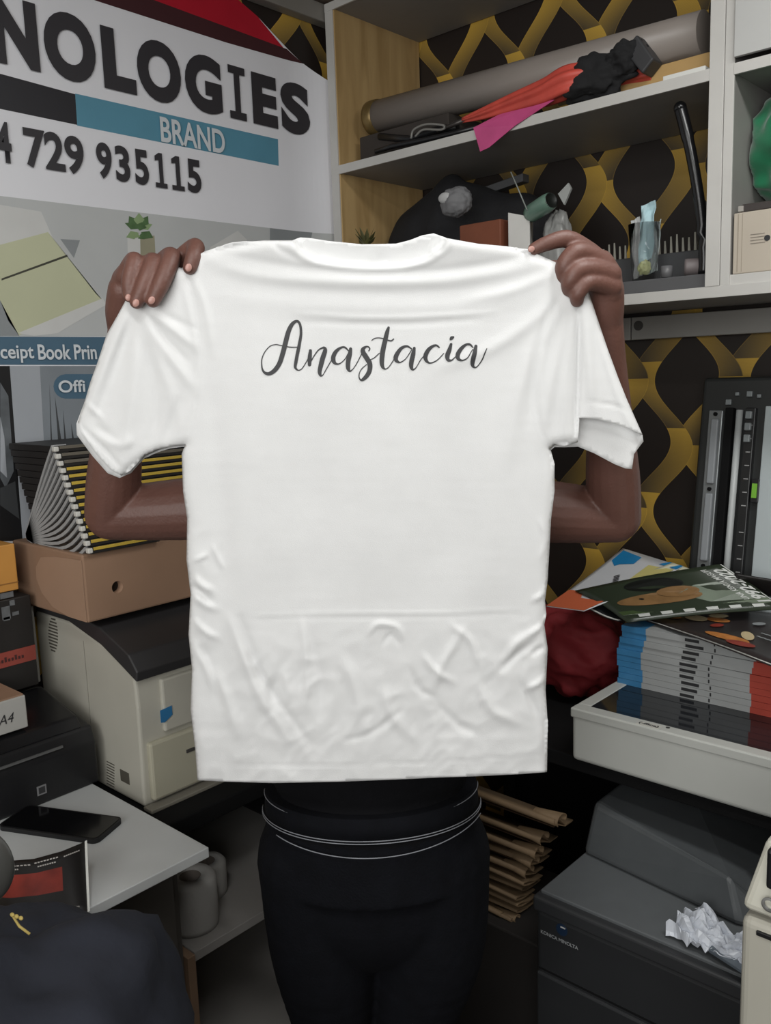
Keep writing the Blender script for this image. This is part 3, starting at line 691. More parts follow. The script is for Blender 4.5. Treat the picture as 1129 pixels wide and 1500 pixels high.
# brochure draped over the stack (food pictures)
def curved_sheet(name, corners, bul, mats, parent, nx=14, ny=10, cell=None, th=.0012):
    """four corners (a near-left, b near-right, c far-right, d far-left)"""
    b = MB(); A_, B_, C_, D_ = [Vector(c) for c in corners]; rows = []
    for j in range(ny+1):
        row = []
        for i in range(nx+1):
            u, v = i/nx, j/ny; p = A_.lerp(B_, u).lerp(D_.lerp(C_, u), v)
            p = p + Vector((0, 0, bul(u, v))); row.append(b.bm.verts.new(p))
        rows.append(row)
    for j in range(ny):
        for i in range(nx):
            f = b.bm.faces.new((rows[j][i], rows[j][i+1], rows[j+1][i+1], rows[j+1][i])); f.smooth = True
            f.material_index = cell((i+.5)/nx, (j+.5)/ny) if cell else 0
    o = b.build(name, mats, parent, recalc=False)
    mo = o.modifiers.new('s', 'SOLIDIFY'); mo.thickness = th; mo.offset = -1; return o
def surf(corners, bul, u, v, lift):
    A_, B_, C_, D_ = [Vector(c) for c in corners]; p = A_.lerp(B_, u).lerp(D_.lerp(C_, u), v); return p+Vector((0, 0, bul(u, v)+lift))
def patch(b, corners, bul, pts, lift=.0012, mi=0):
    vs = [b.bm.verts.new(surf(corners, bul, u, v, lift)) for u, v in pts]; f = b.bm.faces.new(vs); f.material_index = mi
def disc(u, v, ru, rv, n=14, an=0): return [(u+ru*math.cos(2*math.pi*k/n)*math.cos(an)-rv*math.sin(2*math.pi*k/n)*math.sin(an), v+ru*math.cos(2*math.pi*k/n)*math.sin(an)+rv*math.sin(2*math.pi*k/n)*math.cos(an)) for k in range(n)]
z1 = zt+.003
cor = [at(930, 905, 2, z1), at(1150, 985, 2, z1), at(1300, 925, 2, z1), at(1040, 890, 2, z1+.002)]
bl = lambda u, v: .004*math.sin(u*3)+.002
t = thing('brochure', tuple(cor[0]), 'dark brochure with food pictures on top of the booklet stack', 'brochure')
curved_sheet('sheet', cor, bl, mat('brochure_brown_black', (48, 42, 42), .3, .12), t, th=.002)
b = MB(); Fm = [mat('food_orange', (186, 118, 56), .4, .25, 60), mat('food_cream', (206, 186, 146), .4, .1), mat('food_red', (142, 52, 40), .4, .2, 60), mat('print_magenta', (138, 62, 118), .4), mat('print_greywhite', (150, 154, 156), .4)]
for u, v, ru, rv, an, mi in ((.10, .30, .06, .07, .3, 0), (.20, .42, .07, .10, .5, 1), (.30, .50, .07, .07, .2, 0), (.24, .62, .05, .08, 0, 1), (.12, .5, .04, .07, 0, 2), (.55, .17, .13, .055, .15, 0), (.60, .30, .035, .09, .6, 1), (.66, .13, .08, .045, .3, 2), (.66, .14, .06, .03, .3, 0), (.93, .15, .06, .05, .3, 0), (.38, .35, .03, .06, 0, 2), (.5, .6, .03, .05, 0, 4)):
    patch(b, cor, bl, disc(u, v, ru, rv, 14, an), .0016+.0003*mi, mi)
for k in range(12): patch(b, cor, bl, disc(.76+random.uniform(-.06, .06), .5+random.uniform(-.14, .14), .014, .03), .0019, 3)
b.build('food_pictures', Fm, t)
lt = MB(); e1 = (cor[1]-cor[0]).normalized(); e2 = (cor[3]-cor[0]).normalized()
for k in range(2): 
    o_ = surf(cor, bl, .62+.02*k, .40-.08*k, .003); add_text(lt, 'Cheese cake' if False else '~~~~', .055, .008, e1, Vector((0, 1, 0)), o_, .05)
lt.build('script_print', MATS['print_greywhite'], t, recalc=False)
b = MB(); b.prism([surf(cor, bl, u/10, 0, .0012) for u in range(11)]+[surf(cor, bl, u/10, .012, .0012) for u in range(10, -1, -1)], (0, 0, .0004)); b.build('white_margin', white_paper, t)
# leaflets, left of the stack top
z2 = z1+.010
def pt(x, y, z): return at(x, y, 2, z)
cor = [pt(800, 888, 1.066), pt(855, 895, 1.072), pt(1000, 830, 1.145), pt(912, 803, 1.150)]
bl = lambda u, v: -.004*math.sin(math.pi*v)
t = thing('flyer', tuple(cor[0]), 'white flyer with blue, yellow and orange blocks sticking out left of the booklet stack', 'flyer')
curved_sheet('sheet', cor, bl, mat('flyer_white', (206, 208, 212), .35, .02), t)
b = MB(); FM = [mat('flyer_blue', (30, 128, 184), .4), mat('flyer_yellow', (206, 196, 126), .4, .03), mat('flyer_orange', (204, 104, 70), .4, .03), mat('flyer_gold', (204, 152, 44), .4, .03), mat('flyer_ink', (48, 48, 52), .4)]
patch(b, cor, bl, [(0, 0), (1, 0), (.95, .22), (.45, .20), (.3, .30), (0, .28)], .0012, 2)
patch(b, cor, bl, [(.06, .80), (.05, .97), (.40, .95), (.42, .84), (.24, .78), (.20, .74)], .0012, 0)
patch(b, cor, bl, [(.75, .42), (1.0, .45), (.98, .92), (.62, .88)], .0012, 1)
patch(b, cor, bl, [(.84, .62), (.99, .60), (.98, .80), (.78, .80)], .0016, 3)
patch(b, cor, bl, [(.72, .93), (1.0, .93), (1.0, 1.0), (.80, 1.0)], .0016, 0)
for k in range(6): patch(b, cor, bl, [(.40+.03*k, .60-.022*k), (.43+.03*k, .60-.022*k), (.47+.03*k, .645-.022*k), (.44+.03*k, .645-.022*k)], .0015, 4)
b.build('printed_blocks', FM, t)
cor = [pt(838, 885, 1.070), pt(905, 909, 1.058), pt(1010, 880, 1.078), pt(905, 858, 1.098)]
t = thing('flyer', tuple(cor[0]), 'folded black flyer with white edge under the dark green magazine', 'flyer')
curved_sheet('sheet', cor, lambda u, v: .003*math.sin(u*6), mat('flyer_black', (34, 36, 38), .35, .1), t)
b = MB(); b.prism([surf(cor, lambda u, v: .003*math.sin(u*6), u/8, 0, .001) for u in range(9)]+[surf(cor, lambda u, v: .003*math.sin(u*6), u/8, .03, .001) for u in range(8, -1, -1)], (0, 0, .0004)); b.build('white_margin', white_paper, t)
cor = [pt(920, 848, 1.112), pt(1000, 866, 1.105), pt(1052, 848, 1.130), pt(985, 824, 1.150)]
t = thing('flyer', tuple(cor[0]), 'cream flyer corner showing behind the dark green magazine', 'flyer')
curved_sheet('sheet', cor, lambda u, v: 0, mat('flyer_cream', (206, 204, 180), .35, .02), t)
# dark green magazine on top
z3 = z2+.016
cor = [pt(918, 911, 1.062), pt(1150, 892, 1.085), pt(1055, 826, 1.166), pt(842, 865, 1.092)]
bl = lambda u, v: .006*math.sin(math.pi*v)*(1-u*.5) + .004*math.sin(math.pi*u)
t = thing('magazine', tuple(cor[0]), 'dark green magazine lying upside down on top of the pile, its cover dated 1992-2022', 'magazine')
curved_sheet('cover', cor, bl, mat('magazine_green', (46, 54, 42), .28, .12, 8), t, th=.003)
b = MB(); MM = [mat('magazine_skin_tone', (126, 96, 62), .35, .2, 30), mat('magazine_black', (24, 26, 24), .35), mat('magazine_sage', (112, 122, 108), .35, .15, 20), mat('magazine_olive', (64, 80, 50), .35, .1, 20)]
patch(b, cor, bl, disc(.45, .74, .19, .17, 22, -.05), .0011, 1)
patch(b, cor, bl, [(.50, .45), (.66, .60), (.82, .62), (.92, .4), (.98, .22), (.62, .22)], .0010, 2)
patch(b, cor, bl, disc(.36, .40, .28, .13, 24, .03), .0016, 0)
patch(b, cor, bl, disc(.52, .50, .14, .12, 20, .3), .0019, 0)
patch(b, cor, bl, [(.02, .13), (.98, .13), (.98, .22), (.02, .22)], .0012, 3)
patch(b, cor, bl, disc(.25, .42, .016, .022), .0024, 1)
b.build('cover_picture', MM, t)
lt = MB()
def mag_fn(co): return surf(cor, bl, co.x, co.y, .0022)
# upside-down title along the right-hand (far) edge
add_text(lt, '1992-2022', .78, .085, Vector((0, -1, 0)), Vector((-1, 0, 0)), (.0, 0, 0), bold=.03, fn=None) if False else None
bmx = text_mesh('1992-2022', (.74, .085), Vector((0, 1, 0)), Vector((-1, 0, 0)), (.975, .14, 0), bold=.03)
for v in bmx.verts: v.co = mag_fn(v.co)
lt._add(bmx)
bmx = text_mesh('UNA KENYA MAGUFI', (.70, .040), Vector((0, 1, 0)), Vector((-1, 0, 0)), (.865, .2, 0), bold=.02)
for v in bmx.verts: v.co = mag_fn(v.co)
lt._add(bmx)
for k in range(6):
    u = .10+k*.145; patch(lt, cor, bl, [(u, .05), (u+.07, .05), (u+.085, .11), (u+.01, .11)], .0022)
patch(lt, cor, bl, [(.985, .05), (.992, .05), (.992, .97), (.985, .97)], .0022)
lt.build('cover_lettering', mat('magazine_white_print', (190, 192, 188), .4), t, recalc=False)
cor = [pt(1095, 868, 1.098), pt(1180, 884, 1.095), pt(1180, 858, 1.135), pt(1075, 842, 1.150)]
t = thing('magazine', tuple(cor[0]), 'black magazine with white lines at the right edge, behind the dark green one', 'magazine')
curved_sheet('cover', cor, lambda u, v: 0, nb_blk, t, th=.004)
b = MB()
for v in (.12, .35, .8): patch(b, cor, lambda u, v: 0, [(.0, v), (1, v), (1, v+.07), (0, v+.07)], .002)
b.build('white_lines', white_paper, t)
# red cloth bundle left of the copier
def lump(name, c, sc, m_, parent=None, seed=0, amp=.12, fr=2.0, rot=0, seg=56, fold=.0):
    b = MB(); g = bmesh.new(); bmesh.ops.create_uvsphere(g, u_segments=seg, v_segments=int(seg*.65), radius=1)
    off = Vector((seed*3.1, seed*1.7, seed*.9))
    for v in g.verts:
        co = v.co.copy(); n_ = noise.noise(co*fr+off)*amp + noise.noise(co*fr*2.3+off)*amp*.5 - abs(noise.noise(co*fr*1.7+off*2))*fold
        v.co = Vector((co.x*sc[0], co.y*sc[1], co.z*sc[2]))*(1+n_)
    for f in g.faces: f.smooth = True
    b._add(g, 0, Matrix.Translation(Vector(c)) @ Matrix.Rotation(rot, 4, 'Z')); return b.build(name, m_, parent)
q = at(862, 965, 1, -.22)
o = lump('red_cloth_bag', (q.x-.03, -.23, .905), (.155, .13, .115), mat('red_cloth', (134, 34, 40), .75, .12, 10, .4, 40), seed=2, amp=.16, fold=.25, fr=1.8)
tag(o, 'crumpled red cloth bag between the white shirt and the copier', 'bag')
# dark grey laser printer
t = thing('office_printer', (1.2, -.5, 0), 'large dark grey office printer at the lower right', 'printer')
kx0, kx1, ky0, ky1, kz = .930, 1.75, -.765, -.22, .60
MB().box((kx0, ky0, .12), (kx1, ky1, kz-.035), .01, seg=3).build('body', mat('charcoal_body', (38, 39, 41), .5, .05), t)
MB().box((kx0-.004, ky0-.006, kz-.037), (kx1, ky1, kz-.006), .006, seg=3).build('top_rim', mat('charcoal_rim', (46, 47, 49), .45, .05), t)
MB().box((kx0+.004, ky0+.012, kz-.010), (kx1-.004, ky1, kz), .002).build('top_plate', mat('slate_plastic', (88, 91, 93), .5, .04, 30), t)
# raised scanner-like hump
h0 = [at(870, 1262, 2, kz), at(1082, 1400, 2, kz)]
A1, A2 = Vector((kx0+.035, ky0+.22, kz)), Vector((kx1-.02, ky0+.22, kz))
lo = [(kx0+.002, ky0+.175, kz), (1.27, ky0+.130, kz), (1.33, ky0+.16, kz), (1.36, ky1, kz), (kx0+.012, ky1, kz)]
hi = [(kx0+.012, ky0+.205, kz+.108), (1.25, ky0+.150, kz+.085), (1.30, ky0+.18, kz+.015), (1.33, ky1, kz+.02), (kx0+.022, ky1, kz+.12)]
MB().hexa(lo, hi, .012).build('raised_cover', mat('slate_cover', (76, 79, 81), .38, .05, 30), t)
q = at(820, 1372, 1, ky0)
b = MB(); add_text(b, 'KONICA MINOLTA', .082, .0075, Vector((1, 0, 0)), ZV, (q.x-.042, ky0-.0012, q.z-.010), bold=.03); b.build('maker_name', mat('print_silver', (140, 142, 144), .4), t, recalc=False)
b = MB(); q2 = at(823, 1366, 1, ky0); b.cyl((q2.x, ky0+.001, q2.z+.006), (q2.x, ky0-.0015, q2.z+.006), .012, n=28); em = b.build('emblem', mat('emblem_navy', (28, 44, 66), .35), t)
MB().box((q2.x-.002, ky0-.0025, q2.z+.011), (q2.x+.008, ky0-.0012, q2.z+.0135)).build('emblem_highlight', mat('emblem_white', (190, 190, 190), .4), em)
MB().box((kx0+.002, ky0-.001, .44), (kx1, ky0+.002, .444)).build('drawer_gap', matte_black, t)
MB().box((kx0+.004, ky0-.006, .14), (kx1, ky0+.004, .436), .004).build('paper_drawer', mat('charcoal_body2', (36, 37, 39), .5, .05), t)
for x in (kx0+.05, kx1-.05):
    for y in (ky0+.05, ky1-.05): MB().cyl((x, y, 0), (x, y, .125), .02).build('foot', matte_black, t)
# crumpled plastic bag on it
t = thing('plastic_wrapper', (1.25, -.62, kz), 'crumpled white plastic wrapper on the dark office printer', 'wrapper')
q = at(1058, 1370, 2, kz+.03)
b = MB(); g = bmesh.new(); bmesh.ops.create_grid(g, x_segments=34, y_segments=20, size=1)
for v in g.verts:
    x, y = v.co.x, v.co.y; n_ = abs(noise.noise(Vector((x*2.2, y*3.2, 5))))*.045+abs(noise.noise(Vector((x*5, y*6, 1))))*.018
    v.co = Vector((x*.085+noise.noise(Vector((x, y*3, 2)))*.02, y*.036*(1-.35*x)+noise.noise(Vector((x*3, y, 9)))*.012, n_+.014*(1-y*y)))
for f in g.faces: f.smooth = False
b._add(g, 0, Matrix.Translation((q.x+.005, q.y, kz+.002)) @ Matrix.Rotation(R(-14), 4, 'Z'))
o = b.build('film', mat('white_film', (196, 200, 208), .3, .04), t); mo = o.modifiers.new('s', 'SOLIDIFY'); mo.thickness = .0012
b = MB(); p0 = q+Vector((-.01, -.035, -.005)); b.hexa([p0+Vector((0, 0, -.012)), p0+Vector((.10, -.03, -.012)), p0+Vector((.10, -.012, -.012)), p0+Vector((0, .018, -.012))], [p0+Vector((0, 0, -.006)), p0+Vector((.10, -.03, -.006)), p0+Vector((.10, -.012, -.006)), p0+Vector((0, .018, -.006))], .001); b.build('grey_strip', mat('film_grey', (96, 104, 112), .3), t)
# beige device at the right edge
t = thing('beige_printer', (1.6, -1.1, .3), 'beige printer with a control panel cut by the lower right edge', 'printer')
q = pd(1098, 1300, 1.0)
ex, ey = q.x, q.y
MB().box((ex, ey-.03, .55), (ex+.40, ey+.32, .935), .012, seg=4).build('body', white_plastic, t)
zt2 = pd(1113, 1215, 1.0).z
b = MB(); b.hexa([(ex+.0, ey-.034, .945), (ex+.4, ey-.034, .945), (ex+.4, ey+.32, .945), (ex, ey+.32, .945)], [(ex+.02, ey-.01, zt2+.0), (ex+.4, ey-.01, zt2), (ex+.4, ey+.32, zt2+.01), (ex+.02, ey+.32, zt2+.01)], .010); pn = b.build('control_panel', mat('ivory_plastic', (190, 188, 176), .4, .02), t)
b = MB(); b.box((ex+.03, ey-.037, .985), (ex+.15, ey-.018, 1.035), .004); b.build('display', black_plastic, pn)
q2 = pd(1124, 1285, .99); b = MB(); b.lathe([(.006, -.001), (.009, 0), (.009, .002), (.006, .002)], (ex+.035, ey-.034, .965), 24, axis=(0, -1, 0)); b.build('button', mat('button_grey', (120, 120, 118), .4), pn)
MB().box((ex+.02, ey-.033, .918), (ex+.06, ey-.028, .924), .001).build('slot', black_plastic, t)
MB().box((ex-.002, ey-.034, .66), (ex+.4, ey-.028, .664)).build('seam', matte_black, t)
for dx, dy in ((.04, .02), (.36, .02), (.36, .28), (.04, .28)): MB().box((ex+dx-.02, ey+dy-.02, 0), (ex+dx+.02, ey+dy+.02, .552), .002).build('stand_leg', matte_black, t)
# folded brown envelopes piled on the floor crate
t = thing('wooden_crate', (.75, -.6, 0), 'dark crate under the pile of folded brown paper', 'crate')
zc = .398
MB().box((.60, -.66, .0), (.90, -.40, zc), .004).build('box', mat('dark_crate', (30, 26, 24), .8, .1), t)
kraft = mat('kraft_paper', (112, 92, 68), .75, .12, 20); kraft_shade = mat('kraft_gap_shade', (62, 44, 26), .8, .1)
rows = [(1163, 815, 1207, .030, 712), (1189, 790, 1240, .028, 706), (1212, 782, 1262, .024, 708), (1226, 776, 1278, .016, 708), (1245, 768, 1290, .022, 710), (1264, 770, 1298, .012, 708), (1280, 762, 1308, .010, 708), (1288, 760, 1318, .010, 706), (1297, 760, 1330, .010, 704), (1307, 756, 1342, .010, 702), (1318, 752, 1350, .012, 700), (1328, 745, 1356, .012, 696), (1342, 738, 1362, .014, 692)]
for i, (ya, xb, yb, hh, xa_) in enumerate(rows):
    pa, pb = at(xa_, ya, 1, -.62), at(xb, yb, 1, -.62)
    z_ = (pa.z+pb.z)/2; xl, xr = .58, min(pb.x, .925)
    if i == len(rows)-1: z_ = zc+.008
    tn = thing('folded_envelope', (xl, -.62, z_-hh/2), 'folded brown kraft sheet, %s in the pile beside the office printer' % (ORD[12-i] if i > 2 else ['topmost', 'second from the top', 'third from the top'][i]), 'folded paper', 'folded kraft sheets piled beside the office printer')
    # cross-section in the y-z plane: fold at the near side, open at the far side
    sec = []; rr = min(.0068, hh*.36)
    for k in range(9):
        a = R(90+22.5*k); sec.append((-.62+rr*math.cos(a), z_+rr*math.sin(a)))
    far = [(-.605, z_-rr-.006), (-.58, z_-rr-.5*hh-.004), (-.55, z_-rr-.5*hh-.005)]
    th = .0016
    outer = [(-.548, z_-rr-.5*hh-.0025), (-.578, z_-rr-.5*hh-.0015), (-.600, z_-.001)] + sec + far
    b = MB(); n = len(outer)
    def off(i_, s):
        a0 = Vector((outer[max(i_-1, 0)][0], outer[max(i_-1, 0)][1])); a1 = Vector((outer[min(i_+1, n-1)][0], outer[min(i_+1, n-1)][1])); d = (a1-a0).normalized()
        return (outer[i_][0]-d.y*s, outer[i_][1]+d.x*s)
    inner = [off(k, th) for k in range(n)]; poly = outer + inner[::-1]
    tw = random.uniform(-.01, .01)
    t0 = [b.bm.verts.new((xl, y, z)) for y, z in poly]; t1 = [b.bm.verts.new((xr, y+tw, z)) for y, z in poly]
    for k in range(len(poly)):
        f = b.bm.faces.new((t0[k], t0[(k+1) % len(poly)], t1[(k+1) % len(poly)], t1[k])); f.smooth = True
    for k in range(n-1):
        j = len(poly)-1-k
        b.bm.faces.new((t1[k], t1[k+1], t1[j-1], t1[j])); b.bm.faces.new((t0[k+1], t0[k], t0[j], t0[j-1]))
    b.build('sheet', kraft, tn)
    b = MB(); b.box((xl, -.598, z_-rr-.5*hh-.008), (xr-.02, -.55, z_-rr-.5*hh-.006)); b.build('gap_shade_sheet', kraft_shade, tn)  # dark sheet stands in for the shade inside the fold
    if i in (0, 1, 2, 3, 4, 10, 11):
        # the sheet ends curl open
        R_ = .015 if i < 5 else .009; b = MB(); L_ = .06; m_ = 14; r0, r1 = [], []
        for k in range(m_+1):
            a = R(215-250*k/m_); rk = R_*(1-.25*k/m_)
            for lst, x_, rr_ in ((r0, xr-L_, rk*.5), (r1, xr+.006, rk)):
                lst.append([b.bm.verts.new((x_, -.62+R_*.9+q_*math.cos(a)*1.5, z_+q_*math.sin(a))) for q_ in (rr_, rr_-.0016)])
        for k in range(m_):
            for q_ in (0, 1): f = b.bm.faces.new((r0[k][q_], r0[k+1][q_], r1[k+1][q_], r1[k][q_])); f.smooth = True
            b.bm.faces.new((r1[k][0], r1[k+1][0], r1[k+1][1], r1[k][1]))
        for k in (0, m_): b.bm.faces.new((r0[k][0], r0[k][1], r1[k][1], r1[k][0]))
        b.build('curled_end', kraft, tn)
# ================================================================== things in the wall cabinet
SH1, SH0 = 2.152, 1.747
ty = -.27
p0, p1 = at(552, 172, 1, ty), at(1032, 48, 1, ty)
t = thing('mailing_tube', tuple(p0), 'long grey roll of vinyl with a brass-coloured end on the upper shelf', 'roll')
MB().cyl(p0, p1, .041, .042, n=40).build('roll', mat('grey_vinyl_roll', (134, 126, 120), .4, .06, 5), t)
d = (p1-p0).normalized()
b = MB(); b.lathe([(.030, -.006), (.043, -.006), (.044, 0), (.044, .022), (.041, .024)], p0-d*.012, 36, axis=d); b.lathe([(0, -.003), (.030, -.003)], p0-d*.012, 24, axis=d)
b.build('end_cap', mat('brass_cap', (120, 100, 62), .35, .2, 30, metal=.5), t)
# carton under the right end of the roll
t = thing('flat_carton', (.95, -.2, SH1), 'tan flat carton under the right end of the vinyl roll', 'box')
MB().box((.80, -.30, SH1+.0005), (1.06, -.10, SH1+.050), .002).build('carton', mat('tan_carton', (170, 138, 88), .7, .06), t)
t = thing('white_slip', (1.0, -.33, SH1), 'small white folded paper at the right end of the upper shelf', 'paper')
MB().box((.975, -.352, SH1+.001), (1.060, -.31, SH1+.010), .001).build('paper', white_paper, t)
t = thing('flat_carton', (.2, -.15, SH1), 'dark flat carton under the brass-capped end of the vinyl roll', 'box')
MB().box((.10, -.30, SH1+.0005), (.40, -.06, SH1+.075), .002).build('carton', mat('dark_carton', (52, 46, 42), .8, .1), t)
# folded umbrella: red canopy, dark handle
fy = -.335
def fp(x, y, yy=fy): return at(x, y, 1, yy)
t = thing('folded_umbrella', tuple(fp(700, 190)), 'folded red and pink umbrella with its tip to the left, lying on the upper shelf', 'umbrella')
b = MB()
cen = [fp(678, 176), fp(710, 166), fp(750, 152), fp(800, 135), fp(840, 118), fp(900, 112, -.30), fp(955, 106, -.30)]
rd = [.006, .013, .019, .026, .030, .022, .013]
pts = catmull([(*p, r_) for p, r_ in zip(cen, rd)], 6)
n = 36; rings = []
for i, p in enumerate(pts):
    q = pts[min(i+1, len(pts)-1)] - pts[max(i-1, 0)]; dd = Vector(q[:3]).normalized(); x = dd.cross(Vector((0, 0, 1))).normalized(); y = dd.cross(x)
    rings.append([b.bm.verts.new(Vector(p[:3]) + (x*math.cos(2*math.pi*k/n)+y*math.sin(2*math.pi*k/n))*p[3]*(1+.14*math.sin(6*2*math.pi*k/n+i*.12))) for k in range(n)])
for i in range(len(rings)-1):
    for k in range(n): f = b.bm.faces.new((rings[i][k], rings[i][(k+1) % n], rings[i+1][(k+1) % n], rings[i+1][k])); f.smooth = True
b.bm.faces.new(rings[0]); b.bm.faces.new(rings[-1])
b.build('canopy', mat('coral_nylon', (190, 74, 62), .5, .15, 20), t)
b = MB(); b.tube([fp(640, 192), fp(682, 175)], [.004, .006], 10); b.build('tip', mat('dark_metal', (70, 66, 64), .4, metal=.5), t)
fl = [fp(693, 187, -.355), fp(703, 222, -.362), fp(716, 216, -.362), fp(754, 184, -.360), fp(812, 146, -.352), fp(790, 150, -.345), fp(730, 168, -.345)]
b = MB(); b.prism(fl, (0, .002, 0)); b.build('loose_panel', mat('pink_nylon', (190, 78, 128), .5, .08, 20), t)
# dark knitted bundle
t = thing('black_bundle', tuple(fp(880, 110)), 'black bundle with a square dark grip in front of the vinyl roll, upper shelf', 'bundle')
q = fp(868, 115, -.325); lump('cloth', q, (.085, .035, .046), mat('black_knit', (20, 20, 22), .9, .2, 30, .5, 80), t, seed=5, amp=.3, fr=2.2, rot=0)
q = fp(915, 88, -.325); lump('cloth', q, (.045, .035, .032), MATS['black_knit'], t, seed=8, amp=.3, fr=2.2)
a, c_, e_ = fp(920, 92, -.34), fp(932, 52, -.34), fp(957, 90, -.34)
b = MB(); base = [fp(912, 74, -.345), fp(932, 50, -.345), fp(957, 86, -.345), fp(940, 108, -.345)]
b.hexa(base, [Vector(p)+Vector((0, .045, 0)) for p in base], .004); b.build('square_grip', mat('dark_grey_grip', (52, 52, 54), .5), t)
# cables
t = thing('cable', tuple(fp(600, 215)), 'coiled dark cables lying left of the umbrella on the upper shelf', 'cable')
b = MB(); b.tube([fp(550, 222, -.33), fp(575, 214, -.33), fp(620, 205, -.34), fp(660, 196, -.34), fp(700, 186, -.335)], [.006, .007, .006, .006, .005], 8)
b.tube([fp(548, 228, -.34), fp(600, 220, -.345), fp(650, 205, -.345), fp(690, 195, -.34)], .004, 8); b.tube([fp(556, 200, -.30), fp(600, 204, -.31), fp(640, 190, -.31), fp(670, 186, -.31)], .009, 8)
b.build('black_cable', black_plastic, t)
b = MB(); pts = [fp(602, 203, -.34), fp(606, 190, -.34), fp(625, 182, -.34), fp(650, 184, -.34), fp(646, 190, -.34), fp(620, 190, -.34), fp(608, 200, -.34)]
b.tube([Vector(p) for p in catmull([tuple(p) for p in pts], 5)], .0028, 8); b.build('grey_cable', mat('grey_cable', (120, 118, 114), .5), t)
# ---- lower compartment
JPROF = [(.085, 1.99), (.11, 2.035), (.17, 2.065), (.235, 2.095), (.270, 2.118), (.300, 2.120), (.33, 2.098), (.40, 2.072), (.46, 2.046), (.53, 2.035), (.58, 2.00), (.61, 1.94)]
t = thing('black_jacket', tuple(fp(640, 320)), 'black jacket heaped at the left of the lower cabinet compartment', 'jacket')
b = MB(); prof = catmull(JPROF, 5); n_r = 40; rings = []
for i, (x_, zt_j) in enumerate(prof):
    e_j = min(1, min(i, len(prof)-1-i)/6.0)**.5
    hgt = max(.02, (zt_j-SH0)); ring = []
    for k in range(n_r):
        a = 2*math.pi*k/n_r; cy_j, sy_j = math.cos(a), math.sin(a)
        nn_ = 1+.16*noise.noise(Vector((x_*14, cy_j*1.6, sy_j*2.5)))+.05*noise.noise(Vector((x_*50, cy_j*4, sy_j*5)))
        yy_ = -.145+.088*(abs(cy_j)**.8*(1 if cy_j > 0 else -1))*(.3+.7*e_j)*nn_*(1-.45*max(0, sy_j))
        zz_ = SH0+.001+hgt*.5*(1+(abs(sy_j)**.8*(1 if sy_j > 0 else -1)))*(1 if sy_j > .9 else (1+.04*(nn_-1)))
        ring.append(b.bm.verts.new((x_, yy_, zz_)))
    rings.append(ring)
for i in range(len(rings)-1):
    for k in range(n_r): f = b.bm.faces.new((rings[i][k], rings[i][(k+1) % n_r], rings[i+1][(k+1) % n_r], rings[i+1][k])); f.smooth = True
b.bm.faces.new(rings[0]); b.bm.faces.new(rings[-1][::-1])
b.build('cloth', mat('black_jacket_cloth', (24, 24, 27), .85, .15, 12, .5, 50), t)
q = fp(668, 296, -.32); o = lump('cap', q, (.044, .03, .036), mat('grey_fabric', (112, 112, 114), .8, .12, 14), None, seed=3, amp=.12, fold=.1)
tag(o, 'grey rounded cap with a pale patch lying against the black jacket', 'cap')
MB().ball(q+Vector((-.018, -.022, .010)), .016, (1.2, .5, .8)).build('pale_patch', mat('pale_fabric', (176, 176, 176), .8), o)
t = thing('brown_carton', (.52, -.28, SH0), 'red-brown carton under the small white box in the lower compartment', 'box')
z_ = fp(698, 331, -.30).z
MB().box((.455, -.338, SH0+.0005), (.575, -.25, z_), .003).build('carton', mat('red_brown_carton', (118, 66, 44), .7, .1), t)
t = thing('white_carton', (.64, -.3, SH0), 'white paper carton standing right of the red-brown carton in the lower compartment', 'box')
pa, pb, pc = fp(704, 330, -.315), fp(744, 330, -.338), fp(776, 330, -.31); zt3 = fp(744, 311, -.338).z
ft = [(max(pa.x, .578), -.30), (pb.x, -.338), (pc.x, -.31), (pc.x-.03, -.25), (max(pa.x, .578), -.26)]
MB().hexa([(x, y, SH0+.0005) for x, y in ft], [(x, y, zt3-(.0 if k == 1 else .012)) for k, (x, y) in enumerate(ft)], .0015).build('carton', mat('box_white', (190, 188, 184), .6), t)
t = thing('green_bottle', tuple(fp(800, 300)), 'translucent green bottle lying with its dark mouth towards the right, lower compartment', 'bottle')
p0, p1 = fp(776, 314, -.30), fp(816, 288, -.335); d = (p1-p0).normalized()
b = MB(); b.lathe([(.004, -.004), (.019, 0), (.021, .01), (.021, .065), (.019, .078), (.017, .082)], p0, 28, axis=d); b.build('body', mat('green_glass', (104, 132, 118), .15, .05, spec=.6), t)
b = MB(); b.lathe([(.0, .080), (.015, .080), (.0165, .083), (.018, .080)], p0, 24, axis=d); b.build('mouth', mat('bottle_dark', (26, 28, 26), .4), t)
b = MB(); b.prism([fp(817, 284, -.33), fp(832, 268, -.33), fp(836, 276, -.33), fp(826, 300, -.33)], (0, .006, 0)); b.build('torn_label', mat('label_grey', (150, 152, 150), .5), t)
o = lump('clear_bag', (fp(815, 330, -.27).x, -.27, 1.84), (.045, .04, .115), mat('cloudy_plastic', (140, 140, 138), .3, .1, 20), seed=6, amp=.15, fold=.15)
tag(o, 'cloudy plastic bag standing below the green bottle', 'bag')
for v in o.data.vertices: v.co.z = max(v.co.z, SH0+.001)
t = thing('metal_strip', tuple(fp(720, 290, -.2)), 'dark grey flat strip lying across the black jacket', 'strip')
b = MB(); a = fp(620, 322, -.12); c_ = fp(775, 268, -.12); b.hexa([a, a+Vector((0, -.03, 0)), c_+Vector((0, -.03, 0)), c_], [a+Vector((0, 0, .02)), a+Vector((0, -.03, .02)), c_+Vector((0, -.03, .02)), c_+Vector((0, 0, .02))], .002); b.build('strip', mat('dark_steel', (74, 74, 76), .4), t)
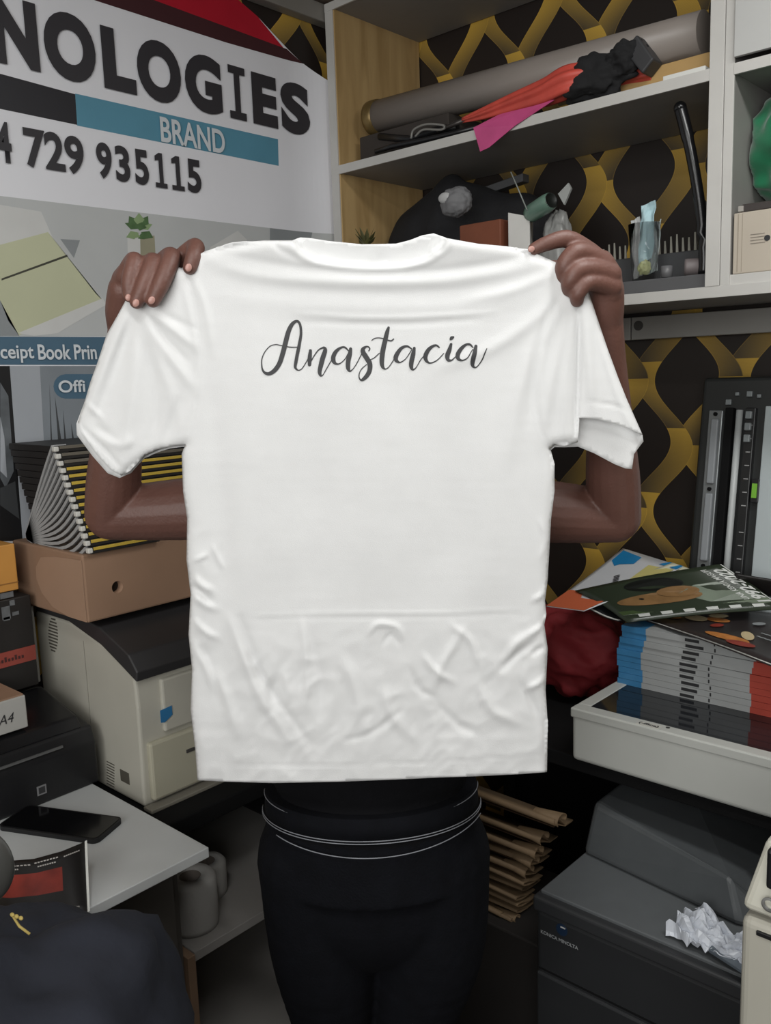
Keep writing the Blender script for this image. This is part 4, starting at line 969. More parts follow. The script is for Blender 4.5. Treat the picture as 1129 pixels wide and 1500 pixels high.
b = MB(); b.tube([fp(748, 252, -.33), fp(758, 275, -.33), fp(772, 308, -.33)], .0016, 6); o = b.build('thin_wire', mat('wire_grey', (130, 134, 130), .4)); tag(o, 'thin pale wire hanging down beside the green bottle', 'wire')
# little artificial plant at the left
t = thing('artificial_plant', tuple(fp(535, 350)), 'small dull green leaf tuft showing above the shirt collar at the cabinet left side', 'plant')
b = MB(); q = fp(536, 362, -.33); b.cyl((q.x, q.y, SH0), (q.x, q.y, q.z-.01), .012, .014); b.build('pot', mat('pot_dark', (70, 60, 44), .7), t)
b = MB()
for k in range(12):
    a = k*.9; tip = q+Vector((.035*math.cos(a), .015*math.sin(a), .022+.014*(k % 3))); s_ = Vector((-math.sin(a)*.008, math.cos(a)*.008, 0))
    mid = q.lerp(tip, .55); b.prism([q, mid+s_, tip, mid-s_], (.0006, .0006, .0012))
b.build('leaves', mat('dull_leaf', (84, 82, 46), .6, .3, 60), t)
# tray with clear teeth, glass with papers, tape roll, small cylinder, cane
t = thing('desk_tray', (.85, -.2, SH0), 'dark grey tray with clear plastic teeth, right end of the lower compartment', 'tray')
tz = fp(1000, 368, -.20).z
MB().box((.70, -.20, SH0+.0005), (1.062, -.05, tz), .003).build('back_block', mat('slate_tray', (70, 71, 73), .5, .05), t)
MB().box((.70, -.335, SH0+.0005), (1.062, -.195, SH0+.030), .003).build('front_ledge', mat('slate_tray2', (84, 84, 86), .5, .05), t)
b = MB()
for k in range(26):
    x = .715+k*.0136; hgt = .034+.006*math.sin(k*1.7)
    b.prism([(x, -.185, tz), (x+.006, -.185, tz), (x+.0042, -.187, tz+hgt), (x+.0012, -.187, tz+hgt)], (0, .0015, 0))
b.build('clear_teeth', mat('clear_teeth', (150, 148, 138), .3, .1), t)
gq = at(943, 402, 1, -.265)
glassm = bpy.data.materials.new('clear_glass'); glassm.use_nodes = True; gb = glassm.node_tree.nodes['Principled BSDF']; gb.inputs['Transmission Weight'].default_value = 1; gb.inputs['Roughness'].default_value = .03; gb.inputs['IOR'].default_value = 1.2
t = thing('drinking_glass', (gq.x, -.265, gq.z), 'drinking glass stuffed with pale blue and white papers', 'glass')
gz = SH0+.031
gh = fp(945, 328, -.265).z-gz
b = MB(); b.lathe([(.0, .0), (.024, .0), (.028, .04), (.034, gh), (.0325, gh), (.0265, .04), (.0225, .004), (.0, .004)], (gq.x, -.265, gz), 36); b.build('glass', glassm, t)
def crumple(name, x, y, z, w_, h_, th_, m_, lean, seed, lab, grp):
    b = MB(); g = bmesh.new(); bmesh.ops.create_grid(g, x_segments=10, y_segments=16, size=1)
    for v in g.verts:
        a, c_ = v.co.x, v.co.y; v.co = Vector((x+a*w_/2*(1-.15*abs(c_))+lean*(c_+1)*h_/2, y+noise.noise(Vector((a*1.5+seed, c_*2, seed)))*th_, z+(c_+1)*h_/2+a*.004))
    b._add(g); o = b.build(name, m_, None, recalc=False); mo = o.modifiers.new('s', 'SOLIDIFY'); mo.thickness = .0014; tag(o, lab, 'paper', grp); return o
ptz = fp(945, 299, -.265).z
crumple('folded_paper', gq.x+.004, -.270, gz+.045, .034, ptz-gz-.045, .016, mat('pale_blue_paper', (176, 204, 210), .6, .04), .06, 1.0, 'pale blue folded paper standing tallest in the drinking glass', None)
crumple('folded_paper', gq.x-.016, -.262, gz+.012, .020, .125, .012, mat('cool_white_paper', (186, 188, 188), .6, .04), -.05, 4.0, 'white folded paper at the left inside the drinking glass', None)
crumple('folded_paper', gq.x+.014, -.255, gz+.02, .022, .105, .014, mat('off_white_paper', (168, 176, 176), .6, .04), .10, 7.0, 'off-white folded paper at the right inside the drinking glass', None)
o = lump('yellow_scrap', (gq.x+.004, -.272, gz+.030), (.013, .009, .016), mat('pale_yellow_paper', (196, 200, 150), .6), seed=4, amp=.3, fold=.2); tag(o, 'pale yellow crumpled scrap at the bottom of the drinking glass', 'paper')
q = fp(1003, 408, -.31)
t = thing('tape_roll', tuple(q), 'grey roll with a dark red hollow lying on its side beside the cabinet divider', 'roll')
dv = Vector((.9, .35, -.03)).normalized(); q.z = SH0+.031+.0175
b = MB(); b.lathe([(.013, 0), (.0165, -.001), (.0172, .004), (.0172, .045), (.013, .046), (.013, 0)], q, 32, axis=dv); b.build('roll', mat('grey_tape', (112, 104, 104), .5, .05), t)
b = MB(); b.lathe([(.0, .004), (.0128, .004), (.0128, .0)], q, 24, axis=dv); b.build('hollow', mat('maroon_core', (76, 36, 38), .6), t)
q = fp(975, 418, -.325); t = thing('small_canister', (q.x, -.325, SH0+.03), 'small grey round canister standing in front of the tray teeth', 'canister')
MB().cyl((q.x, -.322, SH0+.0305), (q.x, -.322, SH0+.054), .0115).build('shell', mat('mid_grey_plastic', (100, 100, 102), .4), t)
t = thing('walking_cane', tuple(fp(997, 158, -.31)), 'black curved cane leaning in the right corner of the lower compartment', 'cane')
pts = [(996, 158, -.31), (1003, 185, -.31), (1012, 225, -.31), (1021, 275, -.31), (1027, 320, -.31), (1031, 372, -.31)]
cc = [fp(*p) for p in pts]; cc = [Vector((min(p.x, 1.058), p.y, p.z)) for p in cc]; cc.append(Vector((cc[-1].x, -.31, SH0+.032)))
b = MB(); b.tube([Vector(p) for p in catmull([tuple(p) for p in cc], 5)], [.0125]*8+[.011]*(5*6+1-8), 14); b.build('shaft', mat('glossy_black', (20, 20, 22), .25, .1), t)
MB().ball(cc[0], .0128, (1, 1, 1)).build('rounded_end', MATS['glossy_black'], t)
# right unit
t = thing('green_bag', (1.3, -.2, 1.9), 'shiny green bag standing in the right cabinet unit', 'bag')
q = fp(1085, 215, -.24)
gb_ = lump('fabric', (q.x+.140, -.19, 2.012), (.160, .13, .128), mat('green_satin', (18, 112, 74), .35, .2, 9, .3, 30, sheen=.3), t, seed=9, amp=.07, fold=.20, fr=1.3, seg=80)
t = thing('dark_book', (1.3, -.2, 1.88), 'dark closed book between the green bag and the beige box', 'book')
zz0, zz1 = fp(1080, 314, -.33).z, fp(1080, 301, -.33).z
MB().box((1.128, -.335, zz0+.0005), (1.60, -.08, zz1), .003).build('cover', mat('dark_book_cover', (52, 46, 44), .6), t)
MB().box((1.124, -.338, zz0+.003), (1.134, -.1, zz1-.003), .001).build('pages', mat('book_pages', (150, 146, 140), .7), t)
for v in gb_.data.vertices:
    v.co.z = min(max(v.co.z, zz1+.001), 2.133); v.co.x = max(v.co.x, 1.118)
t = thing('beige_box', (1.3, -.2, 1.77), 'beige box file with small print in the right cabinet unit', 'box')
MB().box((1.119, -.345, 1.7685), (1.62, -.06, zz0), .002).build('carton', mat('beige_carton', (176, 166, 152), .6, .04, 6), t)
b = MB()
for k, wdt in enumerate((.026, .028, .024, .027)): b.box((1.152, -.3458, 1.838-k*.0055), (1.152+wdt, -.345, 1.8392-k*.0055))
b.build('small_print', mat('faint_print', (128, 120, 110), .6), t)
MB().cyl((1.183, -.3462, 1.829), (1.183, -.344, 1.829), .0055, n=18).build('black_dot', ink, t)
b = MB(); b.box((1.127, -.3455, 1.772), (1.129, -.345, zz0-.002)); b.box((1.1355, -.3455, 1.772), (1.1365, -.345, zz0-.002)); b.build('spine_lines', mat('spine_line', (150, 140, 126), .6), t)
# ================================================================== the white T-shirt
D0 = 1.18
FOLDS = [  # points in the frame of the cloth, width, height (mm, towards the viewer)
 # yoke: crease under the shoulder roll
 ([(430, 459), (480, 462), (520, 465), (600, 465), (690, 460), (730, 456)], 3.0, 1.6), ([(440, 471), (520, 474), (600, 474), (700, 468)], 4.0, -1.7),
 ([(300, 430), (420, 445), (560, 450), (700, 445), (790, 420)], 16, 2.2),
 ([(310, 385), (380, 404), (480, 412), (560, 414), (650, 411), (730, 400), (790, 386)], 10, 5.0), ([(330, 372), (400, 386), (480, 396), (560, 399), (650, 396), (730, 384), (780, 372)], 6, -2.2), ([(395, 352), (412, 366), (436, 380)], 4, -2.5), ([(640, 352), (632, 366), (640, 372)], 4, 2.5), ([(560, 352), (552, 372), (548, 384)], 14, 3),
 # radiating from the right hand
 ([(828, 425), (780, 470), (720, 510), (640, 540)], 10, 2.6), ([(830, 440), (790, 500), (760, 580), (745, 680)], 12, 3.2), ([(812, 400), (750, 425), (680, 440)], 8, 2.2),
 ([(835, 450), (812, 540), (800, 600), (792, 650)], 9, 3.4), ([(842, 460), (830, 540), (826, 640)], 7, 3.0), ([(822, 430), (800, 470), (780, 540), (776, 620)], 7, -3.0),
 ([(847, 455), (846, 520), (844, 600), (843, 645)], 3.5, -9.0), ([(858, 450), (862, 520), (868, 600)], 8, 4), ([(872, 470), (892, 540), (920, 620)], 8, -2), ([(866, 455), (905, 580), (930, 635)], 6, 3),
 ([(862, 588), (900, 594), (922, 604)], 2.2, -1.4),
 # left sleeve
 ([(200, 455), (200, 520), (192, 600), (180, 680)], 12, 4.5), ([(196, 455), (176, 520), (150, 590), (128, 625)], 9, -3.5), ([(188, 455), (160, 520), (132, 590)], 8, 3.5),
 ([(205, 455), (232, 500), (262, 540), (285, 570)], 8, 4.0), ([(212, 450), (250, 480), (288, 510)], 7, 4.2), ([(225, 476), (244, 498), (276, 530)], 4, -2.6), ([(228, 456), (256, 468), (290, 484)], 4, -2.0),
 ([(206, 490), (222, 540), (228, 610), (218, 655)], 9, -3.2), ([(206, 470), (245, 560), (262, 620)], 10, 3.0), ([(265, 580), (252, 620), (240, 650)], 8, -3.2),
 ([(126, 590), (142, 606), (150, 614)], 3.5, 3.2), ([(140, 622), (162, 640), (180, 650)], 6, -3), ([(116, 622), (150, 655), (178, 686)], 3.0, -3.4), ([(150, 640), (176, 650), (196, 644)], 8, 4),
 ([(262, 400), (276, 450), (290, 520), (290, 580)], 5, 2.0), ([(280, 400), (300, 450), (312, 520)], 6, 2.4),
 # large vertical waves in the body
 ([(380, 480), (372, 640), (360, 800), (352, 1000), (345, 1120)], 26, 2.6), ([(450, 560), (455, 720), (450, 900)], 30, -3.5), ([(560, 560), (540, 720), (560, 880)], 34, 3.0),
 ([(640, 600), (650, 760), (655, 900)], 30, -3), ([(720, 580), (716, 720), (712, 900)], 30, 3.0), ([(310, 560), (322, 700), (330, 860)], 18, -3),
 # fold line across and creases below it
 ([(370, 903), (430, 900), (520, 899), (640, 898), (760, 893)], 2.0, 1.0), ([(370, 908), (430, 905), (520, 904), (640, 903), (760, 898)], 3.0, -.8),
 ([(335, 905), (356, 960), (380, 1020), (420, 1080)], 7, 3.4), ([(352, 905), (380, 985), (425, 1050), (450, 1085)], 6, -3.0), ([(300, 960), (330, 1020), (350, 1080)], 8, 3.2), ([(285, 930), (310, 980), (322, 1030)], 7, -2.6),
 ([(440, 905), (448, 960), (450, 1040)], 5, 2), ([(455, 930), (470, 1000), (468, 1060)], 8, -2), ([(540, 930), (552, 915), (580, 918), (590, 935)], 4, 2.6), ([(560, 945), (572, 930), (585, 945)], 3, -2.4),
 ([(620, 960), (640, 985), (665, 1000)], 5, 2.6), ([(600, 980), (615, 1010), (640, 1022)], 5, -2.2), ([(680, 920), (650, 970), (635, 1010)], 6, 2.2), ([(740, 965), (760, 940), (785, 925)], 6, 3.2), ([(730, 985), (755, 960), (785, 940)], 5, -2.6),
 ([(700, 1000), (720, 1040), (760, 1060)], 7, 2.4), ([(640, 1030), (670, 1060), (700, 1075)], 6, -2.4), ([(560, 1000), (575, 1050), (610, 1085)], 8, 2.2), ([(500, 960), (520, 1010), (530, 1070)], 8, 2.4),
 ([(760, 1000), (780, 1030), (790, 1070)], 6, -2.4), ([(420, 960), (400, 1010), (396, 1060)], 7, -2), ([(660, 915), (690, 940), (700, 975)], 5, 2.2), ([(590, 1040), (540, 1075), (500, 1085)], 5, -1.8),
 # puckers along the left side
 ([(283, 822), (296, 816), (306, 812)], 3, 3), ([(312, 800), (318, 815), (326, 832)], 3, 3.2), ([(284, 845), (296, 858), (312, 866)], 5, 3.4), ([(280, 870), (300, 886), (318, 892)], 5, 3), ([(282, 905), (300, 925), (320, 935)], 5, 3), ([(282, 858), (298, 872), (310, 880)], 4, -3),
 ([(286, 950), (300, 975), (312, 1010)], 5, 3), ([(790, 760), (800, 790), (790, 820)], 4, 2.2), ([(780, 880), (795, 870), (802, 850)], 4, 3), ([(775, 930), (795, 915), (800, 900)], 4, 3), ([(778, 960), (790, 950), (800, 950)], 4, -3), ([(770, 1010), (790, 1000), (800, 985)], 4, 3),
 # hem
 ([(285, 1118), (400, 1121), (520, 1120), (640, 1116), (800, 1106)], 1.6, -.9),
 # arm seams
 ([(272, 398), (282, 430), (290, 480), (293, 530), (288, 580), (274, 650)], 1.8, -1.3), ([(800, 455), (790, 520), (784, 580), (792, 630), (806, 655)], 1.8, -1.2), ([(806, 455), (797, 520), (792, 580), (800, 640)], 3, .8),
 # collar
 ([(428, 352), (440, 366), (462, 379), (500, 386), (545, 389), (590, 387), (622, 378), (645, 364), (656, 350)], 2.2, -1.5), ([(420, 354), (434, 371), (458, 385), (500, 392), (548, 395), (594, 392), (628, 383), (652, 368), (664, 352)], 3.5, 2.5),
]
hem_amp = 1.0
def polydist(P, line):
    best = np.full(len(P), 1e9); tt = np.zeros(len(P)); L_ = [0]
    for a, b_ in zip(line[:-1], line[1:]): L_.append(L_[-1]+math.hypot(b_[0]-a[0], b_[1]-a[1]))
    for i, (a, b_) in enumerate(zip(line[:-1], line[1:])):
        a = np.array(a, float); d = np.array(b_, float)-a; l2 = d@d; s = np.clip(((P-a)@d)/l2, 0, 1); q = a+s[:, None]*d
        dd = np.hypot(*(P-q).T); m_ = dd < best; best = np.where(m_, dd, best); tt = np.where(m_, (L_[i]+s*math.sqrt(l2))/L_[-1], tt)
    return best, tt
FC = [(np.array(catmull(l, 5)), w_, a_) for l, w_, a_ in FOLDS]
def cloth_h(P, fine=True):
    """height of the cloth over its mean hanging plane, metres towards the viewer"""
    h = np.zeros(len(P))
    # neck opening: the far side of the collar lies deeper
    cx_ = np.array([428, 440, 462, 500, 545, 590, 622, 645, 656.]); cy_ = np.array([350, 366, 379, 386, 389, 387, 378, 364, 350.])
    ya = np.interp(P[:, 0], cx_, cy_, left=0, right=0)
    h -= 20.0/(1+np.exp(np.clip((P[:, 1]-ya)/1.1, -40, 40)))
    for line, w_, a_ in FC:
        d, s = polydist(P, line); taper = np.sin(np.pi*np.clip(s*.94+.03, 0, 1))**.6
        a_ = a_*(1.45 if np.mean(line[:, 1]) > 800 and w_ > 3 else 1.0); h += a_*np.exp(-(d/w_)**2)*taper
    n_ = np.zeros(len(P))
    for i, (x, y) in enumerate(P):
        low = min(1, max(0, (y-885)/110)); side = min(1, max(0, (330-x)/50))*min(1, max(0, (y-740)/80))
        k = max(low, side)
        v = noise.noise(Vector((x/90, y/110, 3)))*1.5 + noise.noise(Vector((x/34, y/46, 7)))*.35
        if k > 0:
            q_ = .55+1.1*max(0, noise.noise(Vector((x/120, y/100, 21)))+.45); v += k*q_*((.5-abs(noise.noise(Vector((x/46+y/90, y/50-x/110, 1)))))*3.2 + (.5-abs(noise.noise(Vector((x/19+y/60, y/23, 4)))))*1.2)
        if y < 760 or 1: v += noise.noise(Vector((x/60, y/9, 5)))*.16
        n_[i] = v
    return (h+n_)*.001
def mean_depth(P):
    x, y = P[:, 0], P[:, 1]
    u = np.clip((x-270)/540, 0, 1); yr = 374+34*np.sin(np.pi*u)**.8
    inside = np.clip((x-262)/25, 0, 1)*np.clip((828-x)/25, 0, 1)
    t_ = yr-y; soft = np.log1p(np.exp(np.clip(t_/7, -30, 30)))*7
    d = D0 + inside*soft*(-.00022)
    d += .000030*(y-400)                      # hangs a touch away at the bottom
    d += .00000008*(x-545)**2                 # arms draw the sides back a little
    return d
front = [(270, 394), (283, 378), (300, 368), (340, 356), (390, 352), (428, 352), (440, 348), (455, 349), (480, 353), (530, 358), (580, 357), (600, 352), (618, 345), (635, 342), (655, 349), (700, 357), (745, 361), (772, 366), (800, 378), (830, 392), (856, 408), (866, 440), (880, 482), (898, 535), (918, 585), (941, 637), (925, 630), (905, 622), (875, 614), (848, 612), (846, 648), (826, 653), (812, 652), (806, 657), (812, 680), (812, 720), (807, 760), (802, 850), (798, 880), (800, 900), (797, 915), (802, 950), (799, 1010), (802, 1060), (801, 1131), (760, 1134), (700, 1137), (640, 1139), (600, 1141), (500, 1145), (400, 1147), (330, 1145), (289, 1143), (286, 1100), (279, 1040), (281, 980), (276, 930), (279, 870), (273, 820), (274, 760), (268, 720), (266, 665), (271, 652), (250, 654), (232, 659), (212, 668), (190, 690), (178, 697), (162, 688), (140, 664), (117, 632), (114, 618), (124, 588), (132, 560), (143, 530), (156, 490), (172, 462), (186, 436), (205, 420), (235, 405), (258, 390)]
back = [(262, 396), (283, 380), (300, 370), (340, 358), (390, 354), (428, 354), (440, 350), (480, 354), (530, 359), (580, 358), (618, 347), (655, 351), (700, 359), (772, 368), (830, 394), (854, 410), (880, 484), (918, 588), (941, 638), (942, 646), (928, 665), (925, 687), (915, 686), (900, 680), (870, 664), (846, 654), (826, 655), (812, 655), (806, 660), (811, 690), (811, 720), (806, 760), (800, 850), (797, 880), (799, 900), (796, 915), (801, 950), (798, 1010), (801, 1060), (799, 1125), (700, 1130), (600, 1134), (500, 1138), (400, 1139), (291, 1136), (287, 1100), (280, 1040), (282, 980), (277, 930), (280, 870), (274, 820), (275, 760), (269, 720), (268, 665), (272, 654), (250, 657), (232, 662), (212, 671), (192, 692), (176, 700), (158, 693), (136, 668), (113, 637), (112, 620), (124, 588), (143, 530), (172, 462), (186, 438), (205, 422), (235, 407), (256, 392)]
CLOSED = [[(270, 394), (300, 368), (390, 352), (428, 352)], [(664, 350), (745, 361), (800, 378), (856, 408), (880, 482), (941, 637)], [(846, 648), (812, 652), (806, 657), (812, 700), (807, 760), (802, 850), (797, 915), (802, 950), (799, 1010), (801, 1131)],
          [(289, 1143), (286, 1100), (279, 1040), (281, 980), (276, 930), (279, 870), (273, 820), (274, 760), (268, 720), (266, 665), (271, 652), (232, 659), (212, 668), (178, 697)], [(114, 618), (132, 560), (156, 490), (186, 436), (235, 405), (258, 390), (270, 394)]]
def sheet(bm, outline, step, side):
    pts = []; n = len(outline)
    for i in range(n):
        a, b_ = np.array(outline[i], float), np.array(outline[(i+1) % n], float); k = max(1, int(np.hypot(*(b_-a))/step))
        for j in range(k): pts.append(tuple(a+(b_-a)*j/k))
    nb = len(pts); O = np.array(pts); edges = [(i, (i+1) % nb) for i in range(nb)]
    xs, ys = np.arange(110, 946, step), np.arange(340, 1150, step)
    X, Y = np.meshgrid(xs, ys); X = X + (np.arange(len(ys)) % 2)[:, None]*step*.5; Gp = np.stack([X.ravel(), Y.ravel()], 1)
    # inside test, even-odd
    ins = np.zeros(len(Gp), bool)
    for i in range(nb):
        x1, y1 = O[i]; x2, y2 = O[(i+1) % nb]
        c = ((y1 > Gp[:, 1]) != (y2 > Gp[:, 1])) & (Gp[:, 0] < (x2-x1)*(Gp[:, 1]-y1)/((y2-y1) if y2 != y1 else 1e-9)+x1); ins ^= c
    Gp = Gp[ins]; d, _ = polydist(Gp, list(map(tuple, O))+[tuple(O[0])]); Gp = Gp[d > step*.55]
    V = [Vector(p) for p in O] + [Vector(p) for p in Gp]
    r_ = geometry.delaunay_2d_cdt(V, edges, [], 1, 1e-4)
    P = np.array([tuple(v) for v in r_[0]])
    return P, r_[2]
def place(P, side, extra=0.):
    e = np.full(len(P), 1e9)
    for c in CLOSED: e = np.minimum(e, polydist(P, c)[0])
    k = np.clip(e/15., 0, 1); rnd = .009*np.sqrt(np.clip(1-(1-k)**2, 0, 1))
    md = mean_depth(P)
    if side > 0: d = md - cloth_h(P)*np.clip(.35+k, 0, 1) - rnd
    else: d = md + rnd + .003
    return [pd(P[i, 0], P[i, 1], d[i]-extra) for i in range(len(P))]
cloth = mat('white_cotton', (219, 219, 219), .85, .012, 40, .12, 900, sheen=.15)
tsh = thing('t_shirt', tuple(pd(545, 1140, D0)), 'white T-shirt with the name Anastacia in black script, held up by the person', 't-shirt')
for nm, outline, side, step in (('front_panel', front, 1, 3.6), ('back_panel', back, -1, 6.0)):
    P, F = sheet(None, outline, step, side); W3 = place(P, side)
    me = bpy.data.meshes.new(nm); me.from_pydata([tuple(v) for v in W3], [], [tuple(f) for f in F]); me.validate()
    me.materials.append(cloth)
    for p in me.polygons: p.use_smooth = True
    o = bpy.data.objects.new(nm, me); COL.objects.link(o); o.parent = tsh; o.matrix_parent_inverse = root_inv(tsh)
    bmx = bmesh.new(); bmx.from_mesh(me); bmesh.ops.recalc_face_normals(bmx, faces=bmx.faces)
    s_ = sum(f.normal.dot(CAMP-f.verts[0].co) for f in bmx.faces)
    if s_ < 0: bmesh.ops.reverse_faces(bmx, faces=bmx.faces)
    bmx.to_mesh(me); bmx.free()
    mo = o.modifiers.new('s', 'SOLIDIFY'); mo.thickness = .0012; mo.offset = -1 if side > 0 else 1
# printed name, as pen strokes of changing width
ZA, ZB = (370, 450, 5.942), (540, 450, 5.942)
STROKES = [
 (ZA, [(385, 348, 9), (330, 348, 11), (290, 342, 9), (240, 332, 9), (200, 325, 9), (150, 340, 8), (105, 390, 8), (80, 450, 9), (78, 500, 11), (86, 545, 16), (108, 572, 24), (145, 578, 32), (190, 550, 38), (232, 490, 40), (262, 400, 42), (285, 310, 42), (310, 215, 40), (338, 155, 34), (370, 125, 26), (396, 126, 22), (414, 160, 22), (420, 230, 23), (408, 310, 27), (390, 400, 30), (375, 480, 28), (370, 520, 24), (384, 543, 15), (405, 548, 9), (432, 530, 8), (470, 470, 8), (492, 425, 9)]),
 (ZA, [(502, 378, 26), (496, 440, 36), (494, 500, 30)]), (ZA, [(496, 495, 8), (530, 430, 9), (570, 375, 11), (602, 356, 15), (622, 354, 24), (630, 378, 36), (610, 440, 42), (592, 510, 40), (582, 562, 34), (592, 595, 20), (612, 588, 8), (640, 540, 8), (680, 470, 8), (702, 428, 8)]),
 (ZA, [(832, 378, 11), (802, 350, 17), (766, 353, 20), (725, 385, 32), (702, 430, 38), (704, 470, 36), (728, 494, 19), (762, 488, 10), (802, 452, 8), (832, 400, 8)]), (ZA, [(852, 362, 26), (845, 410, 38), (831, 470, 40), (830, 528, 36), (845, 556, 18), (872, 538, 8), (906, 488, 8), (936, 430, 8), (952, 398, 9)]),
 (ZA, [(1010, 380, 9), (1018, 362, 12), (1006, 345, 13), (984, 345, 18), (960, 365, 34), (962, 395, 42), (990, 440, 44), (1018, 490, 44), (1018, 545, 40), (998, 590, 38), (965, 625, 30), (942, 634, 18), (926, 612, 10), (928, 575, 8), (950, 535, 8), (992, 498, 7)]),
 (ZB, [(18, 455, 7), (48, 440, 9), (92, 400, 8)]),
 (ZB, [(172, 178, 22), (160, 215, 34), (142, 290, 40), (124, 370, 42), (115, 440, 42), (114, 490, 38), (124, 525, 26), (146, 538, 11), (176, 518, 8), (210, 468, 8), (232, 430, 8)]), (ZB, [(26, 288, 8), (50, 272, 9), (80, 267, 9), (115, 271, 10), (160, 286, 12), (195, 292, 13), (216, 277, 10)]),
 (ZB, [(372, 362, 11), (332, 340, 19), (285, 356, 28), (250, 400, 36), (234, 440, 40), (244, 468, 30), (274, 480, 12), (320, 450, 8), (355, 400, 8), (372, 372, 8)]), (ZB, [(396, 356, 24), (386, 410, 38), (372, 470, 40), (369, 518, 34), (384, 543, 18), (412, 524, 8), (450, 460, 8), (476, 428, 8)]),
 (ZB, [(612, 350, 13), (590, 333, 18), (560, 338, 23), (520, 370, 34), (494, 420, 38), (498, 460, 30), (525, 485, 16), (560, 480, 11), (602, 455, 9), (652, 403, 8)]),
 (ZB, [(716, 322, 22), (702, 370, 36), (684, 420, 40), (690, 458, 30), (720, 462, 15), (746, 440, 9), (768, 418, 8)]), (ZB, [(712, 278, 20), (722, 268, 32), (734, 261, 20)]),
 (ZB, [(906, 350, 11), (880, 325, 19), (845, 327, 22), (805, 360, 33), (775, 410, 38), (780, 450, 30), (816, 463, 14), (860, 440, 9), (890, 390, 8), (906, 366, 8)]), (ZB, [(932, 338, 26), (921, 400, 38), (906, 460, 40), (903, 503, 32), (920, 524, 16), (946, 514, 9), (985, 460, 10), (1010, 400, 10), (1027, 360, 7)])]
V2, FS = [], []
for (ox, oy, sc_), st_ in STROKES:
    c = np.array(catmull(st_, 7)); xy = c[:, :2]/sc_ + np.array([ox, oy]); hw = np.maximum(c[:, 2], 6.5)/sc_*.5
    tg = np.gradient(xy, axis=0); tg /= np.maximum(np.hypot(*tg.T), 1e-6)[:, None]; nn = np.stack([-tg[:, 1], tg[:, 0]], 1)
    base = len(V2); 
    for i in range(len(xy)):
        for s in (-1, 0, 1): V2.append(xy[i]+nn[i]*hw[i]*s)
    for i in range(len(xy)-1):
        for s in (0, 1): a = base+i*3+s; FS.append((a, a+1, a+4, a+3))
    for ie, sg in ((0, -1), (len(xy)-1, 1)):          # rounded stroke ends
        b0 = len(V2); V2.append(xy[ie])
        for k in range(9):
            a = math.pi*k/8; V2.append(xy[ie]+nn[ie]*hw[ie]*math.cos(a)+tg[ie]*sg*hw[ie]*math.sin(a))
        for k in range(8): FS.append((b0, b0+1+k, b0+2+k))
W3 = place(np.array(V2), 1, extra=.0008)
me = bpy.data.meshes.new('name_print'); me.from_pydata([tuple(v) for v in W3], [], FS); me.materials.append(mat('print_vinyl_black', (50, 50, 52), .6, .03))
o = bpy.data.objects.new('name_print', me); COL.objects.link(o); o.parent = tsh; o.matrix_parent_inverse = root_inv(tsh)
# ================================================================== the person holding it
def remesh_obj(name, mb, m_, vox, parent=None, smooth=4, fac=.5):
    bmesh.ops.recalc_face_normals(mb.bm, faces=mb.bm.faces)
    me = bpy.data.meshes.new('tmp'); mb.bm.to_mesh(me); mb.bm.free(); o = bpy.data.objects.new('tmp', me); COL.objects.link(o)
    mo = o.modifiers.new('r', 'REMESH'); mo.mode = 'VOXEL'; mo.voxel_size = vox; mo.use_smooth_shade = True
    s_ = o.modifiers.new('s', 'SMOOTH'); s_.iterations = smooth; s_.factor = fac
    dg = bpy.context.evaluated_depsgraph_get(); nm = bpy.data.meshes.new_from_object(o.evaluated_get(dg)); bpy.data.objects.remove(o)
    nm.materials.clear(); nm.materials.append(m_)
    for p in nm.polygons: p.use_smooth = True; p.material_index = 0
    o = bpy.data.objects.new(name, nm); COL.objects.link(o)
    if parent is not None: o.parent = parent; o.matrix_parent_inverse = root_inv(parent)
    return o
def limb(mb, pts, rads, n=20, sub=5, sq=None):
    """tapered limb: a chain of overlapping balls and cones along a smooth path"""
    P = catmull([(*p, r_) for p, r_ in zip(pts, rads)], sub) if sub > 1 else [np.array((*p, r_)) for p, r_ in zip(pts, rads)]
    for i, p in enumerate(P):
        mb.ball(p[:3], p[3], seg=n)
        if i < len(P)-1 and (Vector(P[i+1][:3])-Vector(p[:3])).length > 1e-5: mb.cyl(p[:3], P[i+1][:3], p[3], P[i+1][3], n=n)
def B(X, D, Z): q = Vector((CAMP.x, CAMP.y, 0)) + RT*X + FH*D; q.z = Z; return q
Mrot = Matrix((RT, FH, UPV)).transposed()
def ell(mb, c, sx, sy, sz, seg=32): mb.ball(c, 1, (sx, sy, sz), seg=seg, M=Mrot)
HC = pd(544, 1165, 1.33)                          # middle of the waist
XC = (HC-CAMP).dot(RT); DCN = 1.33; WZ = HC.z
person = thing('person', tuple(B(XC, DCN, 0)), 'person in dark jeans standing behind the white T-shirt and holding it up with both hands', 'person')
body = MB()
# torso, neck, head
for z, hx, hy, dx in ((WZ-.16, .158, .105, 0), (WZ-.06, .162, .105, 0), (WZ+.05, .148, .098, .0), (WZ+.16, .140, .095, 0), (WZ+.28, .150, .102, .02), (WZ+.38, .160, .100, .04), (WZ+.45, .145, .080, .05)):
    ell(body, B(XC, DCN+dx, z), hx, hy, .10)
NK = B(XC, DCN+.06, WZ+.52)
limb(body, [B(XC, DCN+.06, WZ+.46), NK, B(XC, DCN+.045, WZ+.60)], [.062, .054, .054])
HDc = B(XC, DCN+.03, WZ+.655)
ell(body, HDc, .074, .092, .098); ell(body, HDc+FH*(-.028)+Vector((0, 0, -.052)), .054, .058, .052)
limb(body, [HDc-FH*.088+Vector((0, 0, .012)), HDc-FH*.100+Vector((0, 0, -.012)), HDc-FH*.103+Vector((0, 0, -.026))], [.008, .011, .014], sub=2)
